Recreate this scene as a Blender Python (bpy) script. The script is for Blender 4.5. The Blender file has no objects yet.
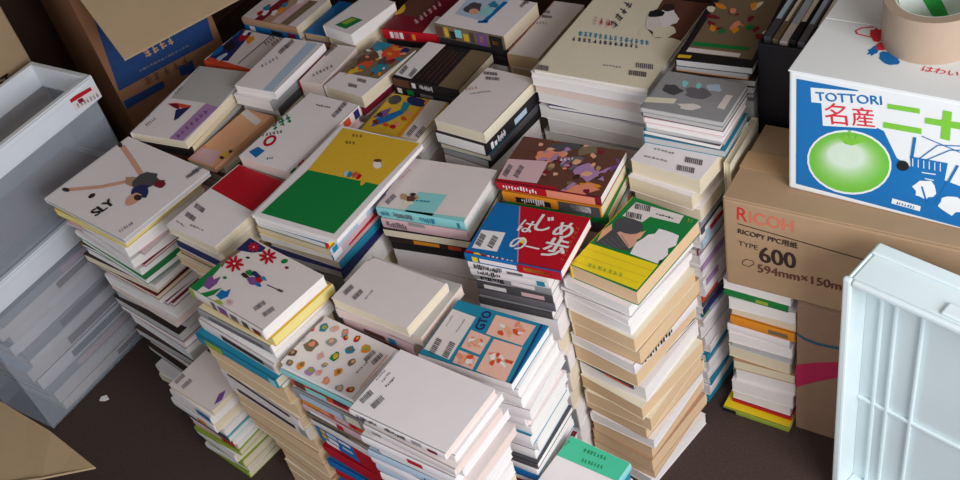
import bpy, math, random
import numpy as np
from mathutils import Vector, Matrix
random.seed(7)
scene = bpy.context.scene
col = scene.collection
R = math.radians

# ------------------------------------------------------------------ camera
FPX, PITCH, ROLL, YAW, CAMH = 1050.0, R(41.6), R(14.8), R(41.0), 1.85
def _basis():
    fw = Vector((0, math.cos(PITCH), -math.sin(PITCH))); rt = Vector((1, 0, 0)); dn = fw.cross(rt)
    a = rt*math.cos(ROLL) + dn*math.sin(ROLL); b = dn*math.cos(ROLL) - rt*math.sin(ROLL)
    m = Matrix.Rotation(YAW, 3, 'Z')
    return m @ a, m @ b, m @ fw
CA, CB, CC = _basis()
cam_data = bpy.data.cameras.new('camera'); cam = bpy.data.objects.new('camera', cam_data); col.objects.link(cam)
cam_data.sensor_width = 36.0; cam_data.lens = FPX/960*36.0; cam_data.clip_start = 0.01
mw = Matrix.Identity(4)
for i in range(3):
    mw[i][0] = CA[i]; mw[i][1] = -CB[i]; mw[i][2] = -CC[i]
mw[2][3] = CAMH
cam.matrix_world = mw
scene.camera = cam

# ------------------------------------------------------------------ light
world = bpy.data.worlds.new('world'); scene.world = world; world.use_nodes = True
bg = world.node_tree.nodes['Background']; bg.inputs[0].default_value = (0.86, 0.92, 1.0, 1); bg.inputs[1].default_value = 0.74
def area(name, loc, target, size, size_y, power, color):
    l = bpy.data.lights.new(name, 'AREA'); l.shape = 'RECTANGLE'; l.size = size; l.size_y = size_y
    l.energy = power; l.color = color
    o = bpy.data.objects.new(name, l); col.objects.link(o); o.location = loc
    o.rotation_euler = (Vector(target)-Vector(loc)).to_track_quat('-Z', 'Y').to_euler()
    return o
area('window_daylight', (1.35, 0.0, 1.6), (-0.75, 1.1, 0.4), 1.4, 1.2, 62, (0.96, 0.97, 1.0))
scene.view_settings.view_transform = 'Standard'; scene.view_settings.look = 'None'
scene.view_settings.gamma = 1.0; scene.view_settings.use_curve_mapping = False
scene.view_settings.exposure = 0.0

# ------------------------------------------------------------------ materials
def lin(c):
    return tuple((x/12.92 if x <= .04045 else ((x+.055)/1.055)**2.4) for x in c)
MATS = {}
def mat(key, rgb, rough=.55, noise=.05, scale=60, bump=0.0, trans=0.0, alpha=1.0, spec=.35):
    if key in MATS: return MATS[key]
    m = bpy.data.materials.new(key); m.use_nodes = True; nt = m.node_tree; b = nt.nodes['Principled BSDF']
    c = lin([x/255 for x in rgb])
    tc = nt.nodes.new('ShaderNodeTexCoord'); n = nt.nodes.new('ShaderNodeTexNoise'); n.inputs['Scale'].default_value = scale
    n.inputs['Detail'].default_value = 4
    nt.links.new(tc.outputs['Object'], n.inputs['Vector'])
    mr = nt.nodes.new('ShaderNodeMapRange'); mr.inputs[3].default_value = 1-noise; mr.inputs[4].default_value = 1+noise
    nt.links.new(n.outputs['Fac'], mr.inputs[0])
    mx = nt.nodes.new('ShaderNodeVectorMath'); mx.operation = 'SCALE'; mx.inputs[0].default_value = c
    nt.links.new(mr.outputs[0], mx.inputs['Scale']); nt.links.new(mx.outputs[0], b.inputs['Base Color'])
    b.inputs['Roughness'].default_value = rough; b.inputs['Specular IOR Level'].default_value = spec
    if bump:
        bp = nt.nodes.new('ShaderNodeBump'); bp.inputs['Strength'].default_value = bump; bp.inputs['Distance'].default_value = .002
        nt.links.new(n.outputs['Fac'], bp.inputs['Height']); nt.links.new(bp.outputs[0], b.inputs['Normal'])
    if trans: b.inputs['Transmission Weight'].default_value = trans
    if alpha < 1: b.inputs['Alpha'].default_value = alpha
    MATS[key] = m
    return m
def page_mat(key, rgb):
    """page block edge: fine horizontal sheet lines"""
    if key in MATS: return MATS[key]
    m = bpy.data.materials.new(key); m.use_nodes = True; nt = m.node_tree; b = nt.nodes['Principled BSDF']
    c = lin([x/255 for x in rgb])
    tc = nt.nodes.new('ShaderNodeTexCoord'); mp = nt.nodes.new('ShaderNodeMapping'); mp.inputs['Scale'].default_value = (6, 6, 900)
    n = nt.nodes.new('ShaderNodeTexNoise'); n.inputs['Scale'].default_value = 1.0; n.inputs['Detail'].default_value = 3
    nt.links.new(tc.outputs['Object'], mp.inputs['Vector']); nt.links.new(mp.outputs[0], n.inputs['Vector'])
    mr = nt.nodes.new('ShaderNodeMapRange'); mr.inputs[3].default_value = .88; mr.inputs[4].default_value = 1.07
    nt.links.new(n.outputs['Fac'], mr.inputs[0])
    mx = nt.nodes.new('ShaderNodeVectorMath'); mx.operation = 'SCALE'; mx.inputs[0].default_value = c
    nt.links.new(mr.outputs[0], mx.inputs['Scale']); nt.links.new(mx.outputs[0], b.inputs['Base Color'])
    bp = nt.nodes.new('ShaderNodeBump'); bp.inputs['Strength'].default_value = .35; bp.inputs['Distance'].default_value = .001
    nt.links.new(n.outputs['Fac'], bp.inputs['Height']); nt.links.new(bp.outputs[0], b.inputs['Normal'])
    b.inputs['Roughness'].default_value = .85; b.inputs['Specular IOR Level'].default_value = .1
    MATS[key] = m
    return m
PAL = dict(white=(234,226,226), offwhite=(224,212,208), cream=(226,216,192), grey=(150,148,150), pink=(214,176,180), red=(182,14,34),
    blue=(10,104,170), navy=(34,40,92), teal=(30,130,160), paleteal=(140,205,205), green=(12,122,58), lime=(150,170,60), yellow=(216,174,48),
    brightyellow=(238,210,30), orange=(224,140,34), brown=(98,60,48), black=(30,27,30), purple=(120,76,140), tan=(180,140,110), paleblue=(178,196,214),
    darkgrey=(74,72,76), maroon=(120,22,40), peach=(226,168,128), skin=(216,160,136), lilac=(170,130,175), mint=(70,190,150), olive=(122,104,80),
    salmon=(230,140,110), darkbrown=(52,36,32), inkgrey=(104,100,106), orangered=(214,76,40), lightgrey=(186,182,178), blush=(234,184,166))
WORD = dict(offwhite='off-white', paleteal='pale teal', brightyellow='bright yellow', paleblue='pale blue', darkgrey='dark grey', darkbrown='dark brown',
    inkgrey='grey', orangered='orange-red', lightgrey='light grey')
def C(k): return mat('cover_'+k, PAL[k], .5, .035, 40)
def I(k): return mat('ink_'+k, PAL[k], .55, .05, 90)
PG = dict(white=(236,230,226), cream=(226,212,186), beige=(222,190,152), grey=(190,186,184), yellow=(232,216,140), pinkish=(228,206,196), tan=(190,160,124))
def P(k): return page_mat('pages_'+k, PG[k])

# ------------------------------------------------------------------ mesh helpers
def link(name, verts, faces, mats, fm=None, parent=None, smooth=False):
    me = bpy.data.meshes.new(name); me.from_pydata([tuple(v) for v in verts], [], faces)
    for m in (mats if isinstance(mats, (list, tuple)) else [mats]): me.materials.append(m)
    if fm: me.polygons.foreach_set('material_index', fm)
    if smooth: me.polygons.foreach_set('use_smooth', [True]*len(faces))
    me.update()
    o = bpy.data.objects.new(name, me); col.objects.link(o)
    if parent: o.parent = parent
    return o
class MB:
    """collects geometry for one mesh"""
    def __init__(s): s.v = []; s.f = []; s.m = []; s.mats = []
    def mi(s, m):
        if m not in s.mats: s.mats.append(m)
        return s.mats.index(m)
    def box(s, x0, x1, y0, y1, z0, z1, m):
        k = len(s.v); i = s.mi(m)
        s.v += [(x0,y0,z0),(x1,y0,z0),(x1,y1,z0),(x0,y1,z0),(x0,y0,z1),(x1,y0,z1),(x1,y1,z1),(x0,y1,z1)]
        for q in ((3,2,1,0),(4,5,6,7),(0,1,5,4),(1,2,6,5),(2,3,7,6),(3,0,4,7)):
            s.f.append(tuple(k+j for j in q)); s.m.append(i)
    def poly(s, pts, m):
        k = len(s.v); s.v += [tuple(p) for p in pts]; s.f.append(tuple(range(k, k+len(pts)))); s.m.append(s.mi(m))
    def prism(s, pts, off, m):
        """closed outline pts extruded by vector off"""
        k = len(s.v); n = len(pts); off = Vector(off); i = s.mi(m)
        s.v += [tuple(p) for p in pts] + [tuple(Vector(p)+off) for p in pts]
        s.f.append(tuple(range(k+n-1, k-1, -1))); s.f.append(tuple(range(k+n, k+2*n))); s.m += [i, i]
        for j in range(n):
            s.f.append((k+j, k+(j+1)%n, k+n+(j+1)%n, k+n+j)); s.m.append(i)
    def mesh(s, verts, faces, m):
        k = len(s.v); i = s.mi(m); s.v += verts
        for f in faces: s.f.append(tuple(k+j for j in f)); s.m.append(i)
    def build(s, name, parent=None, bevel=0, smooth=False):
        o = link(name, s.v, s.f, s.mats, s.m, parent, smooth)
        if bevel:
            b = o.modifiers.new('bevel', 'BEVEL'); b.width = bevel; b.segments = 2; b.limit_method = 'ANGLE'
        return o
def empty(name, loc=(0,0,0), rz=0):
    o = bpy.data.objects.new(name, None); col.objects.link(o); o.location = loc; o.rotation_euler = (0,0,rz); o.empty_display_size = .05
    return o
def tag(o, label, cat, group=None):
    o['label'] = label; o['category'] = cat
    if group: o['group'] = group
    return o
def struct(o): o['kind'] = 'structure'; return o

def ray(x, y): return CA*((x-480)/FPX) + CB*((y-240)/FPX) + CC
def at(x, y, z):
    d = ray(x, y); return Vector((0,0,CAMH)) + d*((z-CAMH)/d.z)
def on_plane(x, y, o, n):
    d = ray(x, y); c = Vector((0,0,CAMH)); return c + d*((Vector(o)-c).dot(n)/d.dot(n))

_txt = {}
def text_geo(s):
    """outline of a line of text, baseline from (0,0), normalised to width 1"""
    if s in _txt: return _txt[s]
    cu = bpy.data.curves.new('t', 'FONT'); cu.body = s; cu.fill_mode = 'FRONT'; cu.resolution_u = 3
    o = bpy.data.objects.new('t', cu); col.objects.link(o)
    dg = bpy.context.evaluated_depsgraph_get(); me = o.evaluated_get(dg).to_mesh()
    v = [tuple(p.co) for p in me.vertices]; f = [tuple(p.vertices) for p in me.polygons]
    o.evaluated_get(dg).to_mesh_clear()
    bpy.data.objects.remove(o); bpy.data.curves.remove(cu)
    if v:
        x0 = min(p[0] for p in v); x1 = max(p[0] for p in v); y0 = min(p[1] for p in v); y1 = max(p[1] for p in v)
        w = max(x1-x0, 1e-6)
        v = [((p[0]-x0)/w, (p[1]-y0)/w) for p in v]; h = (y1-y0)/w
    else: h = 0
    _txt[s] = (v, f, h)
    return _txt[s]

def scatter(mb, name, parent):
    """builds marks that lie close together as one print, marks that lie far apart as prints of their own"""
    if not mb.v: return
    n = len(mb.f); par = list(range(n))
    def root(i):
        while par[i] != i: par[i] = par[par[i]]; i = par[i]
        return i
    last = {}
    for i, f in enumerate(mb.f):
        for j in f:
            if j in last: par[root(i)] = root(last[j])
            last[j] = i
    isl = {}
    for i, f in enumerate(mb.f): isl.setdefault(root(i), set()).update(f)
    keys = list(isl); V = np.array(mb.v)
    lo = np.array([V[list(isl[k])].min(0) for k in keys]); hi = np.array([V[list(isl[k])].max(0) for k in keys]); size = (hi-lo).max(1)
    gap = np.maximum(0, np.maximum(lo[:,None]-hi[None], lo[None]-hi[:,None])); near = np.sqrt((gap**2).sum(2)) <= np.maximum(.018, .45*np.maximum(size[:,None], size[None]))
    for a, b in zip(*np.nonzero(np.triu(near, 1))): par[root(keys[a])] = root(keys[b])
    groups = {}
    for i in range(n): groups.setdefault(root(i), []).append(i)
    for ids in groups.values():
        g = MB(); ren = {}
        for i in ids:
            for j in mb.f[i]:
                if j not in ren: ren[j] = len(g.v); g.v.append(mb.v[j])
            g.f.append(tuple(ren[j] for j in mb.f[i])); g.m.append(g.mi(mb.mats[mb.m[i]]))
        g.build(name, parent)
class Print:
    """flat print on a face: origin o, in-face axes ex, ey, outward normal n, all in the frame of the printed thing (pixels of the photo
    are used only to read off where on the face each mark sits)"""
    def __init__(s, parent, o, ex, ey, n, x0, x1, y0, y1, wm):
        s.p = parent; s.o = Vector(o); s.ex = Vector(ex); s.ey = Vector(ey); s.n = Vector(n); s.lim = (x0,x1,y0,y1); s.wm = wm
        s.inv = wm.inverted(); s.wo = wm @ s.o; s.wn = (wm.to_3x3() @ s.n).normalized(); s.mb = MB(); s.layer = 1
    def st(s, px):
        P_ = s.inv @ on_plane(px[0], px[1], s.wo, s.wn) - s.o
        return P_.dot(s.ex), P_.dot(s.ey)
    def P3(s, a, b, lay):
        x0,x1,y0,y1 = s.lim; a = min(max(a, x0), x1); b = min(max(b, y0), y1)
        return s.o + s.ex*a + s.ey*b + s.n*(.0004*lay)
    def orient(s, q):
        ar = sum(q[i][0]*q[(i+1)%len(q)][1]-q[(i+1)%len(q)][0]*q[i][1] for i in range(len(q)))
        return q if ar > 0 else q[::-1]
    def shape(s, st, m, lay=None):
        lay = lay or s.layer; s.mb.poly([s.P3(a, b, lay) for a, b in s.orient(st)], m)
    def poly(s, pts, m, lay=None): s.shape([s.st(p) for p in pts], m, lay)
    def blob(s, c, rx, ry, m, rot=0, lay=None, n=14, jit=.0):
        """ellipse in picture pixels round c, laid on the face"""
        q = []
        for i in range(n):
            a = 2*math.pi*i/n; k = 1+random.uniform(-jit, jit)
            x, y = rx*k*math.cos(a), ry*k*math.sin(a)
            q.append((c[0]+x*math.cos(rot)-y*math.sin(rot), c[1]+x*math.sin(rot)+y*math.cos(rot)))
        s.poly(q, m, lay)
    def line(s, pts, wid, m, lay=None):
        st = [s.st(p) for p in pts]
        for (a, b) in zip(st[:-1], st[1:]):
            d = Vector((b[0]-a[0], b[1]-a[1])); L = d.length
            if L < 1e-6: continue
            n = Vector((-d.y, d.x))/L*wid/2
            s.shape([(a[0]-n.x,a[1]-n.y),(b[0]-n.x,b[1]-n.y),(b[0]+n.x,b[1]+n.y),(a[0]+n.x,a[1]+n.y)], m, lay)
    def text(s, t, a, b, m, hs=1.0, lay=None, bold=0):
        """text with its baseline from pixel a to pixel b; hs stretches the height"""
        v, f, h = text_geo(t); A = Vector(s.st(a)); B = Vector(s.st(b)); d = B-A; up = Vector((-d.y, d.x))
        lay = lay or s.layer+1
        for k in range(1+bold):
            off = d*(.012*k) + up*(.010*((k*7) % 3))
            s.mb.mesh([tuple(s.P3(*(A+d*x+up*y*hs+off), lay+.15*k)) for x, y in v], f, m)
    def bars(s, a, b, c, m, n=9, lay=None):
        """barcode: bars follow a->b, each bar is as long as a->c"""
        A, B, D = Vector(s.st(a)), Vector(s.st(b)), Vector(s.st(c))
        for i in range(n):
            t0 = i/n; t1 = t0 + random.uniform(.45, .8)/n
            s.shape([tuple(A+(B-A)*t0), tuple(A+(B-A)*t1), tuple(A+(B-A)*t1+(D-A)), tuple(A+(B-A)*t0+(D-A))], m, lay)
    def done(s, name='cover_print'):
        """marks that lie far apart on the face become prints of their own"""
        scatter(s.mb, name, s.p)

# ------------------------------------------------------------------ books
def add_book(name, cx, cy, z0, yaw, w, h, t, side, cov, spn, pg, hard=False, marks=(), label=None, cat='book', group=None):
    """book lying flat; w along x, h along y; side S/E/N/W carries the spine"""
    e = empty(name, (cx, cy, z0), yaw)
    c = .0022 if hard else min(.0011, t*.16); ov = .0025 if hard else .0008
    # built with the spine along -y, then turned
    L, D = (w, h) if side in 'SN' else (h, w)
    rot = {'S': 0, 'E': math.pi/2, 'N': math.pi, 'W': -math.pi/2}[side]
    rm = Matrix.Rotation(rot, 3, 'Z')
    mb = MB(); cm = C(cov); sm = C(spn)
    x0, x1, y0, y1 = -L/2, L/2, -D/2, D/2
    mb.box(x0, x1, y0+c, y1, 0, c, cm); mb.box(x0, x1, y0+c, y1, t-c, t, cm)
    # spine, slightly rounded
    b = min(.0025, t*.12); n = 5; pr = []
    for i in range(n+1):
        a = i/n; pr.append((y0 + c - (c + b*0) - b*math.sin(math.pi*a)*.6 + 0, t*a))
    prof = [(y0+2*c, t)] + [(y, z) for y, z in reversed(pr)] + [(y0+2*c, 0)]
    mb.prism([(x0, y, z) for y, z in prof], (L, 0, 0), sm)
    mb.v = [tuple(rm @ Vector(v)) for v in mb.v]
    isdisc = name.startswith('disc'); cover = mb.build('case_shell' if isdisc else 'cover', e)
    pb = MB(); pb.box(x0+ov, x1-ov, y0+2*c, y1-ov*1.5, c, t-c, P(pg))
    pb.v = [tuple(rm @ Vector(v)) for v in pb.v]
    pb.build('disc_tray' if isdisc else 'pages', e)
    if marks:
        k = MB()
        for it in marks:
            yy = y0-b*.6-.0006
            if isinstance(it[0], str):   # row of small blurred print marks: (count pattern, start, end, ink)
                n_ = max(3, len(it[0])*2); d = (it[2]-it[1])*L/n_
                for j in range(n_):
                    q0, q1 = random.uniform(.15,.4)*t, random.uniform(.55,.85)*t; u0 = x0+it[1]*L+j*d; u1 = u0+d*random.uniform(.4,.75); i0 = len(k.v)
                    k.v += [tuple(rm @ Vector(p)) for p in ((u0,yy-.0004,q0),(u1,yy-.0004,q0),(u1,yy-.0004,q1),(u0,yy-.0004,q1))]
                    k.f.append((i0,i0+1,i0+2,i0+3)); k.m.append(k.mi(I(it[3])))
            else:                         # colour block: (start, end, low, high, ink)
                a0, a1, q0, q1, ink = it
                k.v += []; i0 = len(k.v)
                k.v += [tuple(rm @ Vector(p)) for p in ((x0+a0*L,yy,q0*t),(x0+a1*L,yy,q0*t),(x0+a1*L,yy,q1*t),(x0+a0*L,yy,q1*t))]
                k.f.append((i0,i0+1,i0+2,i0+3)); k.m.append(k.mi(I(ink)))
        scatter(k, 'spine_print', cover)
    if label: tag(e, label, cat, group)
    return e
ORD = ['zeroth','first','second','third','fourth','fifth','sixth','seventh','eighth','ninth','tenth','eleventh','twelfth','thirteenth','fourteenth','fifteenth',
       'sixteenth','seventeenth','eighteenth','nineteenth','twentieth','twenty-first','twenty-second','twenty-third','twenty-fourth','twenty-fifth','twenty-sixth',
       'twenty-seventh','twenty-eighth','twenty-ninth','thirtieth','thirty-first','thirty-second','thirty-third','thirty-fourth','thirty-fifth','thirty-sixth'] + ['thirty-'+w for w in ('seventh','eighth','ninth')] + ['fortieth'] + ['forty-'+w for w in ('first','second','third','fourth','fifth','sixth','seventh','eighth','ninth')]
def fit(quad, z):
    p = [at(x, y, z) for x, y in quad]
    c = (p[0]+p[1]+p[2]+p[3])/4; e = (p[1]-p[0]+p[2]-p[3])/2; g = (p[3]-p[0]+p[2]-p[1])/2
    ye = math.atan2(e.y, e.x); yg = math.atan2(-g.x, g.y)
    return c, (ye*e.length+yg*g.length)/(e.length+g.length), e.length, g.length
def word(k): return WORD.get(k, k)
STACKS = []
def stack(key, quad, z, top, below, filler, art=None, kind='paperback', thick=False, dims=None, jit=.005, yawj=2.5, shift=(0,0), floor=0.0):
    """notes down one stack: top: dict(name,label,cat,t,side,cov,spn,pg,marks,phrase); below: list of 'cov spn side t_mm pg' or dicts; filler the same, drawn at random"""
    c, yaw, w, h = fit(quad, z); bw, bh = dims or (w, h)
    STACKS.append(dict(key=key, z=z, top=top, below=below, filler=filler, art=art, kind=kind, thick=thick, jit=jit, yawj=yawj, floor=floor,
        rt=[c.x, c.y, w, h, yaw], rc=[c.x+shift[0], c.y+shift[1], bw, bh, yaw]))
def corners(r, pad=0):
    cx, cy, w, h, a = r; u = Vector((math.cos(a), math.sin(a))); v = Vector((-u.y, u.x)); c = Vector((cx, cy)); w = w/2+pad; h = h/2+pad
    return [c-u*w-v*h, c+u*w-v*h, c+u*w+v*h, c-u*w+v*h]
def clash(ra, rb, pad):
    """(depth, axis from a to b) of the overlap of two turned rectangles, or None"""
    pa, pb = corners(ra, pad), corners(rb, pad); best = None
    for r in (ra, rb):
        for k in (0, math.pi/2):
            n = Vector((math.cos(r[4]+k), math.sin(r[4]+k)))
            A = [p.dot(n) for p in pa]; B = [p.dot(n) for p in pb]
            for d, m in ((max(A)-min(B), n), (max(B)-min(A), -n)):
                if d <= 0: return None
                if best is None or d < best[0]: best = (d, m)
    return best
def face_of(r, n):
    k = round((math.atan2(n.y, n.x)-r[4])/(math.pi/2)) % 4
    return 'ENWS'[k]
def shrink(r, f, d):
    u = Vector((math.cos(r[4]), math.sin(r[4]))); v = Vector((-u.y, u.x)); n = {'E': u, 'W': -u, 'N': v, 'S': -v}[f]
    k = 2 if f in 'EW' else 3; d = min(d, r[k]-.05)
    if d <= 0: return
    r[k] -= d; r[0] -= n.x*d/2; r[1] -= n.y*d/2
def settle():
    """neighbouring stacks must not run into each other: a face at the back or left of a stack gives way"""
    for it in range(12):
        moved = 0
        for i, A in enumerate(STACKS):
            for B in STACKS[i+1:]:
                for ka in ('rt', 'rc'):
                    for kb in ('rt', 'rc'):
                        za = (A['z']-A['top']['t'], A['z']) if ka == 'rt' else (A['floor'], A['z']-A['top']['t'])
                        zb = (B['z']-B['top']['t'], B['z']) if kb == 'rt' else (B['floor'], B['z']-B['top']['t'])
                        if min(za[1], zb[1])-max(za[0], zb[0]) < .001: continue
                        hit = clash(A[ka], B[kb], .0012 if ka == kb == 'rt' else .002)
                        if not hit or hit[0] < .0006: continue
                        d, n = hit; fa, fb = face_of(A[ka], n), face_of(B[kb], -n); moved += 1
                        ha, hb = fa in 'NW', fb in 'NW'
                        if ha and not hb: shrink(A[ka], fa, d+.0004)
                        elif hb and not ha: shrink(B[kb], fb, d+.0004)
                        elif ka == 'rc' and kb == 'rt': shrink(A[ka], fa, d+.0004)
                        elif kb == 'rc' and ka == 'rt': shrink(B[kb], fb, d+.0004)
                        else: shrink(A[ka], fa, d/2+.0004); shrink(B[kb], fb, d/2+.0004)
        if not moved: break
FILLERS = []
def raise_stacks():
    for S in STACKS:
        top = S['top']; z = S['z']; t = top['t']; cx, cy, w, h, yaw = S['rt']; phrase = top['phrase']
        e = add_book(top['name'], cx, cy, z-t, yaw, w, h, t, top['side'], top['cov'], top.get('spn', top['cov']), top.get('pg', 'white'), top.get('hard', False),
                     top.get('marks', ()), top['label'], top.get('cat', 'book'), 'books on top of the stacks')
        if S['art']:
            wm = Matrix.Translation((cx, cy, z-t)) @ Matrix.Rotation(yaw, 4, 'Z')
            pr = Print(next(c_ for c_ in e.children if c_.name.startswith(('cover', 'case'))), (0,0,t), (1,0,0), (0,1,0), (0,0,1), -w/2+.0006, w/2-.0006, -h/2+.0006, h/2-.0006, wm)
            S['art'](pr); pr.done()
        zz = z - t; specs = [parse(b) for b in S['below']]; i = 0; cx, cy, bw, bh, yaw = S['rc']
        fl_ = S['floor']
        while zz > fl_+1e-4 and i < 45:
            i += 1; listed = i <= len(specs)
            if listed: s = dict(specs[i-1])
            else:
                s = parse(random.choice(S['filler'])); s['t'] *= random.uniform(1.1, 1.6)
                if S['thick']: s['t'] = random.uniform(.044, .062)
            tt = s['t']
            if zz - tt < fl_+.008: tt = zz-fl_
            if tt > .075: tt = tt/2
            sw = min(s.get('w', 9), bw*random.uniform(.93, 1.0)+.001) if 'w' not in s else s['w']; sh = s['h'] if 'h' in s else bh*random.uniform(.93, 1.0)
            jx, jy = (bw-sw)/2+.3*S['jit'], (bh-sh)/2+.3*S['jit']
            dx, dy = s.get('off', (random.uniform(-jx, jx), random.uniform(-jy, jy)))
            ya = yaw + R(s.get('yaw', random.uniform(-S['yawj'], S['yawj'])))
            zz -= tt
            kd = s.get('kind', S['kind']); lab = word(s['cov'])+' '+kd
            if s['spn'] != s['cov']: lab += ' with '+word(s['spn'])+' spine'
            lab += ', '+ORD[i]+' book down beneath '+phrase
            bk = add_book(kd.replace(' ', '_').replace('-', '_'), cx+dx, cy+dy, zz, ya, sw, sh, tt, s['side'], s['cov'], s['spn'], s['pg'], s.get('hard', False), s.get('marks', ()),
                     lab, 'magazine' if kd == 'magazine' else 'disc case' if 'case' in kd else 'book', 'books in the stack beneath '+phrase)
            if i > 2: FILLERS.append(bk)
def bury():
    """books that nothing of shows in the photo, deep inside the packed stacks, are joined into one mass"""
    from mathutils.bvhtree import BVHTree
    bpy.context.view_layer.update(); vs = []; fs = []; own = []; seen = set(); o_ = Vector((0,0,CAMH))
    for ob in bpy.data.objects:
        if ob.type != 'MESH': continue
        m = ob.matrix_world; k = len(vs); vs += [m @ v.co for v in ob.data.vertices]; r = ob
        while r.parent: r = r.parent
        for p in ob.data.polygons: fs.append([k+j for j in p.vertices]); own.append(r.name)
    tree = BVHTree.FromPolygons(vs, fs)
    for y in range(-20, 501, 2):
        for x in range(-40, 1001, 2):
            hit = tree.ray_cast(o_, ray(x, y).normalized())
            if hit[2] is not None: seen.add(own[hit[2]])
    mb = MB(); kill = []
    for e in FILLERS:
        if e.name in seen: continue
        for ch in e.children:
            me = ch.data
            kill += list(ch.children)
            t_ = max(v.co.z for c2 in e.children for v in c2.data.vertices); vs = [tuple(e.matrix_world @ Vector((v.co.x*.985, v.co.y*.985, .0004+v.co.z*(t_-.0008)/t_))) for v in me.vertices]; k = len(mb.v); mb.v += vs
            for p in me.polygons: mb.f.append(tuple(k+j for j in p.vertices)); mb.m.append(mb.mi(me.materials[p.material_index]))
            kill.append(ch)
        kill.append(e)
    for o in kill: bpy.data.objects.remove(o)
    if mb.v:
        o = mb.build('buried_books'); o['kind'] = 'stuff'; tag(o, 'paperbacks buried deep inside the packed book stacks', 'books')
def parse(b):
    if isinstance(b, dict):
        d = dict(b); base = parse(d.pop('b')); base.update(d); return base
    p = b.split(); return dict(cov=p[0], spn=p[1], side=p[2], t=float(p[3])/1000, pg=p[4])

# ------------------------------------------------------------------ setting
def carpet_mat():
    m = mat('floor_carpet', (74,60,56), .95, .35, 220, .6, spec=.1); return m
fl = MB(); fl.box(-3.2, 1.2, -0.6, 2.9, -.05, 0, carpet_mat()); struct(fl.build('floor'))
wl = MB(); wl.box(-2.95, -2.85, -.6, 2.5, 0, 2.4, mat('wall_wood', (74,52,42), .7, .15, 14)); struct(wl.build('wall_left'))
wb = MB(); wb.box(-2.85, 1.2, 2.4, 2.5, 0, 2.4, mat('wall_wood', (74,52,42))); struct(wb.build('wall_back'))
ce = MB(); ce.box(-2.95, 1.2, -.6, 2.5, 2.4, 2.45, mat('ceiling_board', (190,178,160), .9, .05, 10)); struct(ce.build('ceiling'))
bb = MB(); bb.box(-2.85, 1.2, 2.385, 2.4, 0, .07, mat('baseboard_wood', (58,40,32), .6, .1, 20)); struct(bb.build('baseboard_back'))
bb = MB(); bb.box(-2.85, -2.835, -.6, 2.385, 0, .07, mat('baseboard_wood', (58,40,32))); struct(bb.build('baseboard_left'))

# ------------------------------------------------------------------ cover art
def scrib(q, a, b, hp, n, ink, lay=2):
    """a line of small blurred print marks from pixel a to b, hp pixels high"""
    A, B = Vector(a), Vector(b); d = (B-A)/n; up = Vector((d.y, -d.x)).normalized()*hp
    m = I(ink) if isinstance(ink, str) else ink
    for i in range(n):
        p = A+d*i; k = random.uniform(.6, .85); w = d*k
        if hp < 2.8 or abs(d.length) < 2.4:
            y0 = random.uniform(0, .3); y1 = random.uniform(.65, 1); q.poly([p+up*y0, p+w+up*y0, p+w+up*y1, p+up*y1], m, lay); continue
        for j in range(random.choice((2, 3))):       # cross strokes
            y0 = .08+.3*j+random.uniform(0, .1); x0 = random.uniform(0, .25); x1 = random.uniform(.75, 1); q.poly([p+w*x0+up*y0, p+w*x1+up*y0, p+w*x1+up*(y0+.16), p+w*x0+up*(y0+.16)], m, lay)
        x0 = random.uniform(.2, .6); q.poly([p+w*x0, p+w*(x0+.22), p+w*(x0+.22)+up, p+w*x0+up], m, lay+.1)
def code(q, c, du, dv, ink='inkgrey', n=9, lay=2):
    """barcode centred at pixel c; bars run across du, each along dv"""
    c, du, dv = Vector(c), Vector(du), Vector(dv)
    q.bars(c-du/2-dv/2, c+du/2-dv/2, c-du/2+dv/2, I(ink), n, lay)
def codes(q, *cs, ln=11, wd=4, dirn=(.72,-.69), ink='inkgrey', lay=3):
    d = Vector(dirn).normalized(); n = Vector((-d.y, d.x))
    for c in cs: code(q, c, d*ln, n*wd, ink, lay=lay)

def art_sly(q):
    q.line([(66,190),(100,187),(130,181)], .012, I('skin')); q.line([(122,146),(132,160),(141,174)], .012, I('skin'))
    q.blob((66,190), 4, 2, I('black'), .2, 2); q.blob((120,145), 3, 2.4, I('darkbrown'), 1, 2); q.blob((92,196), 4, 2, I('black'), -.5, 2)
    q.blob((133,182), 8, 5, I('tan'), .3, 2, jit=.15); q.blob((146,181), 14, 7, I('darkgrey'), -.3, 2.5, jit=.2); q.blob((160,184), 6, 4, I('maroon'), -.3, 3, jit=.2)
    q.blob((141,192), 9, 7, I('navy'), -.4, 2.7, jit=.2); q.blob((133,200), 9, 5, I('skin'), -.5, 3, jit=.15); q.blob((138,198), 4, 3, I('darkbrown'), 0, 3.3)
    q.text('SLY', (96,217), (115,204), I('black'), 1.25, 2, 6)
    scrib(q, (120,233), (134,224), 3, 6, 'inkgrey'); codes(q, (193,174), (199,169), ln=15, wd=3.2, dirn=(.85,-.5))
def art_purple(q):
    q.poly([(171,98),(205,103),(224,108),(247,72),(200,66)], I('lightgrey'), 1)
    q.poly([(168,140),(180,144),(222,108),(206,103.5)], I('lilac'), 1.6); scrib(q, (178,139), (210,111), 4, 7, 'purple', 2.5)
    q.poly([(168,104),(176,103),(192,106),(188,110)], I('orangered'), 2); q.poly([(176,110),(191,107),(178,119),(174,121)], I('navy'), 2.4)
    q.poly([(168,104),(178,104),(180,110),(174,108)], I('maroon'), 2.8)
    scrib(q, (142,123), (151,115), 3, 5, 'inkgrey'); scrib(q, (147,127), (157,119), 3, 5, 'inkgrey'); scrib(q, (176,95), (184,88), 3, 4, 'inkgrey')
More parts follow.
